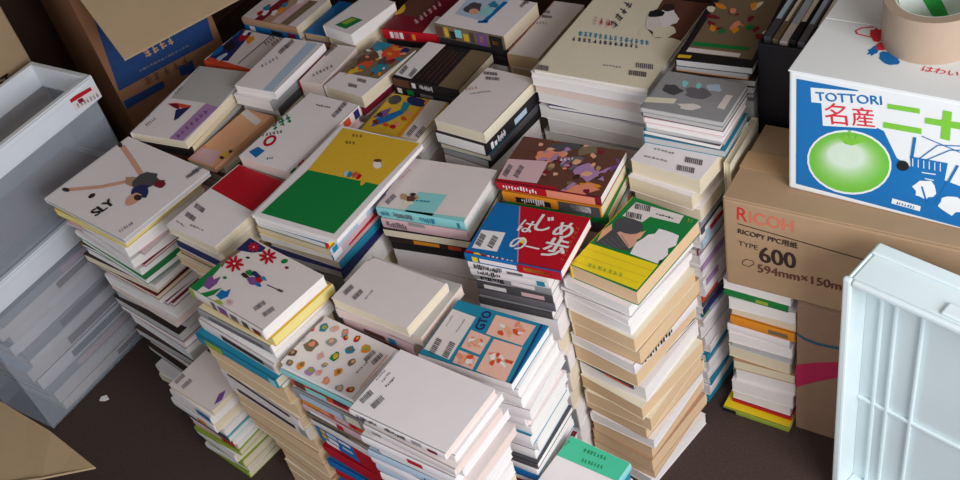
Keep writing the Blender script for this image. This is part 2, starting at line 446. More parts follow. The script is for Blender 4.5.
def art_orange(q):
    q.poly([(231,111),(238,106),(262,121),(256,126)], I('offwhite'), 1.5); scrib(q, (238,112), (247,108), 3, 4, 'inkgrey')
    q.poly([(186,157),(196,146),(221,152),(212,166)], I('pink'), 1.5); scrib(q, (194,156), (208,146), 5, 3, 'salmon', 2)
    for c in ((231,152),(240,148),(222,158)): q.blob(c, 2.2, 1.6, I('black'), 0, 3)
    q.blob((226,157), 6, 4, I('yellow'), 0, 2, jit=.2)
def art_tricol(q):
    scrib(q, (274,131), (294,121), 9, 3, 'green'); scrib(q, (262,137), (284,133), 3, 6, 'darkgrey'); scrib(q, (268,129), (290,119), 3, 6, 'teal')
    q.blob((270,141), 7.5, 4.5, I('red'), -.6, 2); q.blob((270,141), 4.5, 2.2, I('white'), -.6, 3)
    q.poly([(249,152),(258,147),(265,151),(256,158)], I('blue'), 2); scrib(q, (267,160), (274,159), 2, 3, 'inkgrey')
    codes(q, (343,106), (337,113), ln=11, wd=4); scrib(q, (316,106), (331,109), 2, 6, 'inkgrey')
def art_bluestripe(q):
    q.poly([(262,91),(270,93.5),(318,44),(308,42)], I('paleblue'), 1); codes(q, (290,44), (283,50), ln=10, wd=4)
    scrib(q, (262,68), (280,58), 3, 5, 'grey')
def art_pink(q):
    scrib(q, (313,77), (334,67), 3, 6, 'inkgrey'); codes(q, (328,53), (334,48), ln=8, wd=3)
def art_art(q):
    q.poly([(340,72),(378,79),(416,50),(378,41)], I('olive'), 1)
    for c, rx, ry, k in (((383,46),12,4,'teal'),((392,53),11,6,'orangered'),((378,55),7,4,'cream'),((368,60),13,5,'brown'),((365,66),9,4,'orangered'),((388,60),9,5,'maroon'),((401,52),8,4,'navy'),((357,70),12,2.5,'yellow'),((380,68),10,4,'teal')):
        q.blob(c, rx, ry, I(k), -.4, 2+random.random(), jit=.3)
    for j in range(30): q.blob((random.uniform(352,404), random.uniform(46,74)), random.uniform(1.5,4), random.uniform(1,2.2), I(random.choice(['brown','salmon','teal','olive','maroon','cream','orange','darkgrey'])), random.uniform(-.8,.3), 3+random.random(), 8, .3)
    codes(q, (362,81), (353,86), ln=9, wd=3.4, dirn=(.9,.2))
def art_blackbrown(q):
    q.poly([(392,74),(411,79),(446,45),(428.5,41.7)], I('white'), 1); q.poly([(438,86),(457,92),(496,49),(474,47)], I('olive'), 1)
    codes(q, (404,70), (413,73), ln=10, wd=4, dirn=(.6,-.7), ink='darkgrey')
    for i in range(5): scrib(q, (418+i*4.4, 79+i*1.3), (446+i*4.6, 50+i*.6), 1.6, 12, 'brown', 2)
def art_cream(q):
    q.poly([(664,-2),(712,1),(681,41),(672,38),(655,38),(648,30),(652,18)], I('brown'), 1)
    for c, rx, ry, k in (((655,22),9,10,'offwhite'),((668,17),10,9,'white'),((664,32),12,7,'cream'),((656,14),8,4,'black'),((668,8),7,4,'darkbrown'),((657,19),5,4,'skin'),((668,14),5,4,'skin'),((643,34),5,4,'cream')):
        q.blob(c, rx, ry, I(k), -.2, 2+random.random(), jit=.2)
    scrib(q, (578,36), (650,46), 5, 14, 'teal'); scrib(q, (572,41), (640,49), 4, 13, 'navy'); scrib(q, (616,29), (634,3), 8, 4, 'darkgrey'); scrib(q, (592,25), (617,30), 9, 4, 'pink'); scrib(q, (599,24), (612,27), 5, 2, 'red', 3)
    codes(q, (645,66.5), (638,74), ln=18, wd=5, dirn=(.98,.12)); codes(q, (542,68), ln=14, wd=5, dirn=(.98,.15)); scrib(q, (603,66), (622,69), 2, 6, 'grey')
def art_thick(q):
    scrib(q, (466,91), (478,89), 3, 4, 'tan'); codes(q, (491,74), (493,79), ln=14, wd=3, dirn=(1,.1)); scrib(q, (470,95), (492,92), 1.6, 8, 'grey')
def art_tool(q):
    q.poly([(399,139.5),(418,142.5),(450,98.5),(433,96.5)], I('offwhite'), 1)
    q.poly([(371,127),(376,119),(401,110),(406,102),(408,108),(403,114),(388,122)], I('blue'), 2); q.poly([(373,118),(380,112),(392,108),(386,117)], I('purple'), 2.6)
    q.blob((395,100), 7, 4.5, I('darkgrey'), -.3, 2); q.blob((415,101.5), 10, 5, I('navy'), .2, 2, jit=.2); q.poly([(400,112),(404,102),(411,104),(406,112)], I('teal'), 3)
    for c, k in (((386,125),'orangered'),((393,127),'red'),((404,119),'orangered'),((409,114),'salmon'),((380,115),'black'),((376,122),'maroon'),((398,124),'salmon')): q.blob(c, 3, 2.2, I(k), 0, 3, jit=.3)
    q.poly([(352,126),(356,120),(384,96),(381,102)], I('tan'), 2); codes(q, (412,131), (421,132), ln=13, wd=4.5, dirn=(.65,-.75))
    q.poly([(346,127),(352,130),(387,92),(383,89)], I('orange'), 1.4); q.line([(384,91),(448,100)], .006, I('orange'), 1.4); q.line([(397,138),(431,97)], .008, I('orange'), 1.4)
def art_green(q):
    q.poly([(261,213),(334,234),(379,185),(308,170)], I('green'), 1); q.poly([(308,170),(379,185),(420,143.5),(343,128)], I('yellow'), 1)
    q.blob((377,165), 4.5, 4, I('white'), 0, 2, jit=.15); q.blob((378,161), 4, 1.6, I('brown'), 0, 3)
    for c, k in (((346,174),'paleblue'),((350,175),'teal'),((355,175),'orangered'),((359,177),'red'),((363,183),'yellow')): q.blob(c, 3.4, 2, I(k), -.9, 3, jit=.2)
    scrib(q, (345,144), (356,145), 3, 3, 'brown'); scrib(q, (352,137), (363,138), 3, 3, 'brown')
def art_teal(q):
    q.poly([(418.7,192),(447,195),(431,218),(403,214)], I('paleteal'), 1); q.poly([(367,209),(467,222),(466,218),(369,205)], I('paleteal'), 1)
    for c, rx, ry, k in (((404,197),4,3,'tan'),((411,199),5,3,'brown'),((408,203),5,2.5,'cream'),((413,195),3,2,'darkbrown'),((416,198),3,2,'tan')): q.blob(c, rx, ry, I(k), 0, 2+random.random(), jit=.2)
    codes(q, (381,198), (391,199.5), ln=12, wd=4.5); scrib(q, (416,202), (431,203), 2, 4, 'teal'); scrib(q, (400,181), (412,170), 2, 5, 'pink')
def art_paint(q):
    for c, rx, ry, k in (((540,145),20,8,'brown'),((549,156),17,6,'salmon'),((560,178),14,10,'brown'),((580,190),18,6,'salmon'),((592,172),16,9,'lilac'),((606,160),14,10,'brown'),((600,146),20,6,'olive'),((566,147.5),18,5,'darkgrey'),((584,146),8,3,'black'),((572,164),12,5,'inkgrey'),((590,186),10,4,'orange'),((612,165),8,6,'purple'),((545,170),6,8,'maroon'),((565,186),7,5,'lilac'),((540,139),16,3,'maroon')):
        q.blob(c, rx, ry, I(k), random.uniform(-.4,.2), 1+random.random()*1.5, jit=.3)
    for j in range(46): q.blob((random.uniform(540,612), random.uniform(140,192)), random.uniform(2,6), random.uniform(1,3), I(random.choice(['brown','salmon','tan','olive','inkgrey','maroon','lilac','peach','darkbrown'])), random.uniform(-.8,.3), 2.5+random.random(), 9, .35)
    scrib(q, (560,162), (575,160), 3, 4, 'white', 3.8)
    q.poly([(506,159),(548.7,162),(537,184),(497.7,179)], I('pink'), 4); codes(q, (508,171), (519,172), ln=13, wd=5, dirn=(.5,-.8), ink='darkgrey', lay=5)
    q.poly([(495,183),(556,192),(557,188),(499,179)], I('red'), 3.4)
def art_redblue(q):
    q.poly([(466,250),(517,264),(520,205.5),(495,201)], I('blue'), 1); q.poly([(481.7,230),(505.6,233),(497,252),(472,248)], I('white'), 2)
    codes(q, (481,240), (493,242), ln=13, wd=6, dirn=(.45,-.8), ink='darkgrey')
    for t, a, b in (('は',(516,231),(529,234)),('じ',(532,230),(546,233)),('め',(550,236),(567,240)),('の',(507,248),(521,251)),('一',(525,247),(538,250)),('歩',(538,255),(559,260))):
        q.text(t, a, b, I('white'), 1.2, 3, 7)
    q.blob((523,241), 4, 3, I('brightyellow'), .3, 2.5, jit=.2); scrib(q, (563,262), (581,227), 4, 8, 'orangered', 3); q.line([(517,264),(520,206)], .003, I('lilac'), 2)
    q.blob((477,255), 4, 2, I('brightyellow'), .2, 3); scrib(q, (486,258), (514,264), 3, 6, 'white', 3)
def art_goat(q):
    q.poly([(564,266),(637,290),(658,265),(587.5,242.5)], I('brightyellow'), 1)
    for i in range(3): q.line([(583-i*7,247.5+i*6),(652-i*6.5,271+i*6)], .0012, I('yellow'), 2)
    scrib(q, (587,267), (624,278), 4, 7, 'lime', 3)
    q.poly([(595,243),(606,234),(617,227),(626,236),(632,252),(616,249)], I('darkgrey'), 2); q.poly([(597,242),(602,231),(612,224),(612,230)], I('peach'), 2.3)
    q.poly([(617,233),(630,228),(642,232),(634,246),(629,249)], I('skin'), 2.6); q.blob((629,226.5), 14.5, 8, I('darkgrey'), .15, 3); q.poly([(632,240),(641,233),(646,231),(640,239)], I('peach'), 3)
    for i in range(5): q.line([(601+i*5,241-i*1.5),(613+i*4,249-i*.5)], .0012, I('inkgrey'), 3)
    q.poly([(630,254),(636,243),(643,239),(648,235),(655,234),(659,229),(666,231),(672,233),(679,236),(676,246),(668,249),(668,255),(657.5,264)], I('white'), 2.4)
    q.blob((661,262), 2.5, 1.4, I('darkbrown'), -.5, 3.4)
    q.poly([(622.5,216),(636,202.5),(684,216),(679,224),(650,217),(642.5,222.5)], I('offwhite'), 2); codes(q, (643,208), (634,216), ln=16, wd=5.5, dirn=(.97,.2), ink='darkgrey'); scrib(q, (656,215), (674,220), 2, 6, 'grey'); scrib(q, (687,222), (693,224), 4, 2, 'lime', 2)
def art_upthick(q):
    codes(q, (694,161.5), (686,169.5), ln=18, wd=5.5, dirn=(.97,.2)); scrib(q, (644,157), (668,163), 2.4, 6, 'grey'); scrib(q, (654,150), (675,155), 2.4, 6, 'grey')
def art_redwhite(q):
    q.poly([(211,188.5),(252.7,211.5),(290,178),(243,162)], I('red'), 1); codes(q, (200,208.5), (191,217), ln=11, wd=5, dirn=(.8,.55)); scrib(q, (176,222), (184,228), 2.4, 4, 'grey'); scrib(q, (190,226), (204,232), 2, 5, 'grey')
def flower(q, c, r, ink, mid='white', lay=3):
    for i in range(8):
        a = math.pi*i/4+.2; q.blob((c[0]+r*.62*math.cos(a), c[1]+r*.5*math.sin(a)), r*.42, r*.16, I(ink), math.atan2(math.sin(a)*.8, math.cos(a)), lay, 8)
    q.blob(c, r*.34, r*.26, I(ink), 0, lay+.4, 8); q.blob(c, r*.14, r*.11, I(mid), 0, lay+.8, 8)
def art_flower(q):
    q.poly([(185,289),(196,292),(206,284),(220,268),(222,262),(233,254),(228,252),(215,262)], I('green'), 1)
    q.poly([(218,262),(233,252),(243,246),(250,245),(240,252),(226,262),(222,268)], I('olive'), 1.4)
    q.poly([(236,250),(250,238),(266,248),(262,252),(252,253)], I('navy'), 1.8)
    flower(q, (234.6,264), 9.5, 'red'); flower(q, (268,257), 9, 'red'); flower(q, (254,247.5), 6, 'red'); flower(q, (230,303), 4, 'pink', 'maroon')
    q.poly([(203,286),(207,279),(212,275),(214,280),(221,277),(217,284),(209,290)], I('purple'), 2.4); q.poly([(216,296),(222,290),(226,292),(231,289),(228,297),(221,300)], I('blue'), 2.6)
    q.poly([(200,294),(208,292),(222,288),(214,295),(206,298)], I('green'), 2); q.poly([(213,301),(220,300),(224,305),(217,305)], I('lime'), 2)
    q.blob((284.6,261.5), 3.6, 2.2, I('green'), -.3, 2); q.blob((225,278), 2, 1.4, I('green'), 0, 2); q.blob((248,258), 2, 1.2, I('darkbrown'), 0, 2); q.blob((287,268), 2, 1.4, I('maroon'), 0, 2)
    for c, k, rx, ry in (((245,276),'darkbrown',4,2),((250,273),'green',4,2.5),((252,281),'purple',5,3.5),((259,280),'red',4,3.5),((256,275),'navy',5,2.5),((258,285),'blue',4,2),((264,279),'teal',3,2)): q.blob(c, rx, ry, I(k), .5, 2.4+random.random(), jit=.25)
    q.line([(267,285),(277,289.5),(283,292)], .0022, I('darkgrey'), 2); q.line([(278,290),(283,292)], .005, I('darkgrey'), 2.4)
    codes(q, (260,306), (269,312), ln=13, wd=4.5, dirn=(.8,-.55)); 
def art_white(q):
    codes(q, (349,290), (358,295), ln=12, wd=4.5, dirn=(.72,-.69)); scrib(q, (366,300), (374,291), 2, 4, 'grey'); scrib(q, (368,262), (376,258), 2, 4, 'grey')
def art_sticker(q):
    L = [(312,329,3.5,'orangered'),(324,328,5.5,'teal'),(334.6,329,4.5,'pink'),(345,333,5,'grey'),(346,338,3,'red'),(357,339,4,'red'),(366,349,6,'orange'),(311.7,345,8,'olive'),(331,342,6,'grey'),
         (349.6,350,5.5,'teal'),(292,353,5,'brown'),(320.6,356,4.5,'pink'),(335,357,6,'green'),(352,362.5,4.5,'olive'),(289.6,363.5,4.5,'olive'),(301,365.5,5,'orange'),(310,371.5,6,'lilac'),(319,373,4,'pink'),
         (338,372.5,5,'orange'),(326,382,5.5,'salmon'),(339,389,5,'grey'),(350.6,390,4.5,'red'),(320,320,4,'lilac'),(325,365,3.5,'grey'),(303,338,4,'paleblue')]
    for x, y, r, k in L:
        rot = random.uniform(-.9,-.3); q.blob((x,y), r, r*.68, I(k), rot, 2, 10, .22); q.blob((x+.8,y-.6), r*.5, r*.35, I(random.choice(['tan','yellow','olive','salmon','lime','peach'])), rot, 3, 8, .25)
    codes(q, (370,356), (377.5,359), ln=14, wd=4.5, dirn=(.72,-.69)); scrib(q, (357,374), (369,362), 2, 5, 'grey'); scrib(q, (292,345), (307,333), 2.4, 6, 'paleblue'); q.line([(360,388),(388,355)], .0015, I('salmon'), 2)
def art_front(q):
    codes(q, (366.8,397), (378,402.5), ln=15, wd=5.5, dirn=(.72,-.69)); scrib(q, (387,388), (396,378), 2.4, 5, 'inkgrey'); scrib(q, (383,383), (391,373), 2, 5, 'grey'); scrib(q, (377,381), (386,371), 1.6, 5, 'grey')
def art_gto(q):
    q.poly([(452.5,309),(476,317.5),(449,360),(424,349)], I('offwhite'), 1.5); codes(q, (436,346), (449,350), ln=17, wd=6, dirn=(.45,-.8), ink='darkgrey'); scrib(q, (447,327), (454,316), 2, 5, 'grey'); scrib(q, (457,333), (466,320), 2, 6, 'grey')
    for k, pp in enumerate(([(496,315),(536,326),(522.5,346),(486,334)], [(471,330),(491,337.5),(480,355),(461,347.5)], [(459,350),(479,357.5),(472.5,370),(452.5,362.5)], [(494,339),(522.5,347.5),(505,383),(476,371)])):
        q.poly(pp, I('blush'), 1.5); cx = sum(p[0] for p in pp)/4; cy = sum(p[1] for p in pp)/4
        for j in range(12):
            q.blob((cx+random.uniform(-11,11)*(1 if k in (0,3) else .6), cy+random.uniform(-7,7)*(1 if k in (0,3) else .6)), random.uniform(1.5,5), random.uniform(1,3), I(random.choice(['white','salmon','salmon','offwhite','skin','orangered','peach'])), random.uniform(-1,1), 2.2+random.random(), 10, .3)
    q.poly([(506,360),(514,362),(512,365),(505,363)], I('orangered'), 4)
    q.text('GTO', (483,331), (492.5,313), I('navy'), 1.15, 2, 3); q.poly([(508,386),(514,388),(546,326),(541,324.5)], I('navy'), 1.2); q.poly([(511,387),(514,388),(546,326),(543,325)], I('blue'), 1.8)
def art_blueman(q):
    q.poly([(206,60),(228,61),(252,33),(240,29)], I('navy'), 1); q.poly([(207,61),(250,73),(252,70),(209,57)], I('orangered'), 1.6)
    for c, rx, ry, k in (((218,51),7,3,'blue'),((230,46),6,4,'black'),((243,38),6,3,'red'),((237,33),5,2,'blue'),((250,40),5,3,'orange'),((222,57),6,2,'paleblue'),((246,33),4,2,'white')): q.blob(c, rx, ry, I(k), -.6, 2+random.random(), jit=.3)
    q.line([(238,64),(272,35)], .003, I('navy'), 2); scrib(q, (266,46), (276,38), 4, 4, 'inkgrey'); scrib(q, (273,47), (283,39), 4, 4, 'inkgrey')
def art_colorman(q):
    for i, k in enumerate(('offwhite','maroon','tan','pink','olive','offwhite')):
        a = 246+i*8.5; q.poly([(a,18+i*1.5),(a+8,19.4+i*1.5),(a+38,-3+i*1.2),(a+30,-4.4+i*1.2)], I(k), 1+.1*i)
    for j in range(8): q.blob((random.uniform(255,300), random.uniform(2,20)), 4, 2, I(random.choice(['teal','red','white','orange'])), -.6, 2.2+random.random(), jit=.3)
def art_greensq(q): q.poly([(335,25),(352,16.7),(363,20),(346,29)], I('green'), 1); q.poly([(341,23),(352,18),(357,19.5),(346,25)], I('lime'), 2)
def art_red(q):
    q.blob((397,9), 9, 6, I('yellow'), -.3, 2); q.poly([(421,35),(440,39),(454,20),(436,16)], I('offwhite'), 1.4); scrib(q, (416,25), (444,4), 5, 6, 'pink', 2); q.poly([(404,-2),(440,-2),(420,18),(396,14)], I('brown'), 1)
    q.blob((397,9), 9, 6, I('yellow'), -.3, 2.6)
def art_anime(q):
    q.poly([(455,14),(485,22),(512,-2),(470,-4)], I('paleblue'), 1); q.line([(484,22),(506,2)], .012, I('blue'), 1.5); q.line([(478,22),(488,22)], .01, I('blue'), 1.5)
    q.blob((473,8), 9, 5, I('darkgrey'), -.2, 2, jit=.2); q.blob((474,12), 5, 3, I('skin'), 0, 3); q.blob((486,12), 7, 4, I('paleteal'), -.3, 2.4, jit=.2); q.blob((494,5), 5, 3, I('teal'), 0, 2.6, jit=.3); codes(q, (524,4), (530,0), ln=9, wd=3)
def art_pinkw(q): codes(q, (545,12), (547,17), ln=10, wd=2.6, dirn=(1,.1)); scrib(q, (530,24), (548,25), 3, 6, 'grey')
def art_dvd(q):
    q.poly([(686,52),(752,60),(782,0),(722,-4)], I('olive'), 1)
    for j in range(26):
        x = random.uniform(702,770); y = random.uniform(2,38); q.blob((x,y), random.uniform(3,8), random.uniform(2,4), I(random.choice(['salmon','brown','orange','olive','cream','maroon','green','tan'])), random.uniform(-.6,.6), 2+random.random(), 9, .3)
    q.poly([(689,48),(741,54),(739,58),(686,52)], I('offwhite'), 3.4); q.poly([(679,55),(692,56),(690,59),(677,58)], I('yellow'), 3.4); q.poly([(694,42),(750,48),(748,51),(692,46)], I('green'), 3.2)
def art_cd(q):
    q.poly([(645,102),(722,120),(746,84),(672,76)], I('grey'), 1); q.poly([(647,97),(677,99),(674,104),(642,102)], I('cream'), 2); q.poly([(717,108),(726,95),(733,96),(724,110)], I('offwhite'), 2)
    for c, rx, ry, k in (((700,94),14,6,'inkgrey'),((690,107),13,3,'offwhite'),((714,88),8,4,'paleblue'),((685,84),3,3,'paleteal'),((699,86),3,3,'paleteal'),((672,90),10,5,'darkgrey')): q.blob(c, rx, ry, I(k), .1, 2+random.random(), jit=.25)

# ------------------------------------------------------------------ stacks of books
T = dict
WH = ['white white S 22 white','offwhite offwhite S 26 cream','white grey S 20 white','cream cream S 24 cream']
def go(key, quad, z, top, below=(), filler=WH, art=None, **kw):
    stack(key, quad, z, top, list(below), list(filler), art, **kw)

MAG = ['white white W 14 white','pink pink W 12 white','darkbrown darkbrown W 16 grey','white white W 22 white','offwhite maroon W 12 pinkish','grey grey W 18 grey','cream cream W 16 cream','paleblue paleblue W 14 white','maroon maroon W 10 white']
go('sly', [(50,198),(121,242),(209,171),(129,132)], .60,
   T(name='magazine', cat='magazine', label='white magazine with a black short title and a sprawled model, beside the plastic bin', t=.012, side='W', cov='white', spn='white', pg='grey', phrase='the sprawled-model magazine'),
   ['navy navy W 6 white',dict(b='yellow yellow W 20 yellow', off=(-.004,-.01), yaw=2),'white white W 26 white','pink pink W 9 grey','white white W 22 white','maroon maroon W 7 pinkish','white white W 16 white',
    dict(b='green green W 14 white', off=(.012,-.012), yaw=-3, w=.26),'black orange W 10 white',dict(b='white navy W 14 white', off=(.014,-.008)),dict(b='darkbrown darkbrown W 22 cream', off=(-.004,-.012), yaw=3),dict(b='maroon maroon W 12 cream', off=(.0,-.012)),'white white W 24 white','maroon maroon W 10 white'], MAG, art_sly, kind='magazine', dims=(.255,.215), jit=.012, yawj=5)
go('purple', [(133.5,128.8),(187,146.5),(247,72),(200,66)], .61,
   T(name='comic_book', label='white and grey book with a purple band, beside the blue carton', t=.02, side='W', cov='white', pg='cream', phrase='the purple-banded book'),
   ['yellow darkbrown S 14 cream','black black S 16 grey','brown brown S 20 cream'], WH, art_purple, thick=True)
go('orange', [(185,158),(213,168),(285,107),(252,97)], .575,
   T(name='picture_book', label='peach orange book with a white label, partly buried between stacks', t=.014, side='E', cov='peach', pg='cream', phrase='the peach orange book'),
   ['cream cream E 22 cream','brown brown E 22 cream'], WH, art_orange, thick=True, dims=(.1,.21))
go('tricol', [(240.8,154),(287.7,174.8),(357.5,104),(309.6,93.5)], .625,
   T(name='paperback_book', label='white paperback with tricolour spine lettering and a blue square near one corner', t=.025, side='E', cov='white', spn='offwhite', pg='pinkish',
     marks=[(.02,.08,.1,.9,'green'),(.12,.2,.1,.9,'red'),('illlli',.24,.36,'darkgrey'),(.4,.62,.2,.8,'darkgrey'),(.64,.72,.2,.8,'white'),(.75,.84,.15,.85,'orangered'),(.9,.97,.1,.9,'navy')], phrase='the tricolour-spined book'),
   ['white pink E 22 cream','offwhite grey E 26 cream'], WH, art_tricol, thick=True)
go('bluestripe', [(238.5,83.3),(273,94.8),(323,43),(283,37.5)], .635,
   T(name='paperback_book', label='white paperback with one pale blue stripe along its cover', t=.02, side='E', cov='white', pg='white', phrase='the blue-striped paperback'),
   [dict(b='white grey E 26 white', off=(-.004,-.012), yaw=-2),'grey darkgrey E 20 grey'], WH, art_bluestripe, thick=True)
go('pink', [(290,80),(323,84),(358,45),(333,44)], .615,
   T(name='paperback_book', label='pale pink paperback with a thin red spine edge, beside the blue-striped paperback', t=.03, side='W', cov='offwhite', spn='red', pg='pinkish', phrase='the pale pink paperback'),
   ['offwhite offwhite S 26 pinkish'], WH, art_pink, thick=True)
go('art', [(323,85),(362,97),(416,50),(378,41)], .615,
   T(name='comic_book', label='white comic with a crowded brown and orange picture on its upper half', t=.03, side='W', cov='white', pg='cream', phrase='the crowded-picture comic'),
   ['maroon maroon E 22 pinkish'], WH, art_art, thick=True)
go('blackbrown', [(392,75),(457,92),(496,49),(428.5,41.7)], .615,
   T(name='paperback_book', label='black and brown paperback with a white barcode strip', t=.022, side='S', cov='black', spn='black', pg='cream', marks=[(.3,.36,.2,.8,'white'),('iillill',.42,.62,'white'),(.02,.26,.05,.95,'brown')], phrase='the black and brown paperback'),
   [dict(b='darkgrey black S 22 cream', marks=[(.05,.12,.2,.8,'white'),(.2,.3,.2,.8,'green'),(.4,.6,.3,.7,'inkgrey')]),'brown black S 24 cream'], WH, art_blackbrown, thick=True)
go('blueman', [(206,60),(250,72),(292,40),(240,29)], .60,
   T(name='comic_book', label='comic with a dark blue and red picture, nearest the blue carton', t=.018, side='S', cov='offwhite', spn='orangered', pg='cream', phrase='the dark blue comic'),
   ['maroon maroon S 22 cream'], WH, art_blueman, thick=True)
go('colorman', [(243,18),(295,27),(330,0),(275,-12)], .625,
   T(name='comic_book', label='comic with faded stripes of maroon and tan, in the farthest left stack', t=.02, side='S', cov='offwhite', spn='tan', pg='cream', phrase='the maroon-striped comic'),
   [dict(b='navy blue S 18 cream', marks=[(.1,.2,.1,.9,'white'),(.5,.7,.2,.8,'black'),(.8,.95,.1,.9,'maroon')]),'paleblue navy S 20 cream'], WH, art_colorman, thick=True)
go('bluecov', [(296,30),(331,38),(362,4),(334,0)], .605,
   T(name='paperback_book', label='plain bright blue paperback lying half under a white book', t=.02, side='N', cov='blue', pg='beige', phrase='the plain bright blue paperback'),
   ['cream tan S 24 beige'], WH, None, thick=True)
go('greensq', [(322,25),(352,35),(394,2),(368,-6)], .645,
   T(name='paperback_book', label='white paperback with a green square on its cover', t=.03, side='W', cov='white', pg='white', phrase='the green-squared paperback'),
   ['cream cream W 26 cream'], WH, art_greensq, thick=True)
go('red', [(376.5,26),(437,37),(466,-2),(404,-6)], .625,
   T(name='comic_book', label='dark red comic with a yellow disc and white spine lettering', t=.026, side='S', cov='maroon', spn='red', pg='cream', marks=[(.14,.2,.2,.85,'white'),(.22,.3,.2,.85,'pink'),(.32,.38,.2,.85,'white'),(.42,.5,.3,.8,'maroon'),(.54,.6,.2,.8,'orange')], phrase='the dark red comic'),
   ['brown black S 20 cream'], WH, art_red, thick=True)
go('anime', [(437,23),(499,37.5),(542,2),(466,-8)], .66,
   T(name='comic_book', label='white comic with a blue-framed picture and a thick speckled yellow spine', t=.034, side='S', cov='white', spn='olive', pg='cream',
     marks=[(.02,.12,.1,.9,'brown'),(.14,.2,.2,.9,'yellow'),(.22,.3,.1,.7,'black'),(.3,.4,.3,.9,'paleteal'),(.42,.5,.15,.7,'yellow'),(.52,.58,.1,.9,'darkgrey'),(.62,.76,.05,.95,'purple'),(.66,.72,.3,.8,'skin'),(.8,.98,.05,.95,'black'),(.84,.92,.3,.6,'orange')], phrase='the speckled-spine comic'),
   ['brown black S 20 cream','black black S 24 grey'], WH, art_anime, thick=True)
go('pinkwhite', [(500,51.5),(536,58),(588,4),(545,1)], .63,
   T(name='paperback_book', label='thick pinkish white paperback with tan page edges, beside the big cream magazine', t=.036, side='W', cov='offwhite', spn='salmon', pg='tan', phrase='the tan-edged paperback'),
   ['pink pink W 24 tan'], WH, art_pinkw, thick=True)
go('thickpink', [(432,118.5),(486.5,134.5),(533,78),(490,68)], .645,
   T(name='paperback_book', label='blank pinkish white paperback lying on a black book', t=.026, side='E', cov='offwhite', spn='cream', pg='cream', phrase='the blank pinkish paperback'),
   [dict(b='black black E 27 white', w=.125, h=.2, off=(0,-.002), yaw=0, marks=[(.08,.12,.2,.8,'white'),(.14,.18,.2,.6,'white'),('Nlll',.2,.34,'white'),(.5,.72,.2,.7,'paleblue')]),
    dict(b='teal darkgrey E 16 cream', w=.127, h=.195, off=(.002,0), yaw=1), 'darkbrown black E 20 grey'], WH, art_thick, thick=True)
go('tool', [(352,127),(418,142),(450,98.5),(388,90)], .58,
   T(name='comic_book', label='orange yellow comic with a blue sliding figure and white barcode strip', t=.018, side='W', cov='yellow', pg='white', phrase='the orange yellow comic'),
   ['pink maroon W 22 white','white white W 24 white'], WH, art_tool, thick=True)
go('green', [(249,215),(336,238),(426,143),(340,127)], .635,
   T(name='magazine', cat='magazine', label='large white-bordered magazine with a green and yellow cover', t=.01, side='W', cov='white', pg='white', phrase='the green and yellow magazine'),
   ['white white W 14 white', dict(b='teal red E 13 white', marks=[(.02,.1,.1,.9,'brightyellow'),(.12,.5,.05,.95,'red'),(.55,.9,.1,.9,'blue')]), dict(b='yellow paleblue E 15 cream', marks=[(.02,.07,.1,.9,'teal'),(.3,.4,.2,.8,'white')]),
    dict(b='cream blue E 16 white', marks=[(.0,.1,.0,1,'white'),(.1,.5,.05,.95,'pink'),(.6,.8,.1,.9,'white')]), dict(b='white red E 14 cream', marks=[(.0,.16,.1,.9,'paleblue')]), 'white teal E 18 cream', 'navy navy E 20 grey'], WH, art_green, dims=(.19,.285), shift=(-.02,0), kind='magazine', thick=True)
go('teal', [(367.7,207.7),(467,220),(496,168),(417,160.5)], .61,
   T(name='comic_book', label='pinkish white comic with a pale teal panel and a small dog picture', t=.022, side='S', cov='offwhite', spn='paleteal', pg='white', marks=[('illil',.05,.15,'teal'),('lliilli',.2,.42,'inkgrey'),('liil',.5,.68,'teal'),(.92,.95,.2,.8,'teal')], phrase='the pale teal comic'),
   [dict(b='paleteal pink S 24 white', yaw=1, off=(.004,-.004), marks=[('llill',.06,.3,'inkgrey'),(.33,.52,.7,1,'grey')]), dict(b='black cream N 20 cream', yaw=2, off=(.004,-.006), h=.15, w=.19), dict(b='darkbrown darkbrown S 20 grey', yaw=3, marks=[(.3,.6,.2,.8,'orange'),(.7,.85,.1,.9,'orangered')]),'grey black S 24 grey'], WH, art_teal, thick=True)
go('paint', [(496.7,181),(598.7,197),(628,152),(521.7,135)], .615,
   T(name='comic_book', label='brown and orange painted comic with a pinkish barcode label', t=.02, side='S', cov='brown', spn='maroon', pg='white', marks=[(.02,.5,.1,.95,'red'),('ililil',.08,.42,'white'),(.5,.95,.1,.95,'salmon')], phrase='the brown painted comic'),
   [dict(b='orange orange S 24 cream', off=(.008,-.008), yaw=0, w=.2, marks=[(.14,.5,.15,.7,'black'),('ilill',.2,.44,'white'),(.58,.99,0,1,'darkgrey'),(.7,.9,.3,.9,'white')]), dict(b='green green S 24 cream', off=(.01,0), yaw=2),'green darkgrey S 24 cream'], WH, art_paint, thick=True)
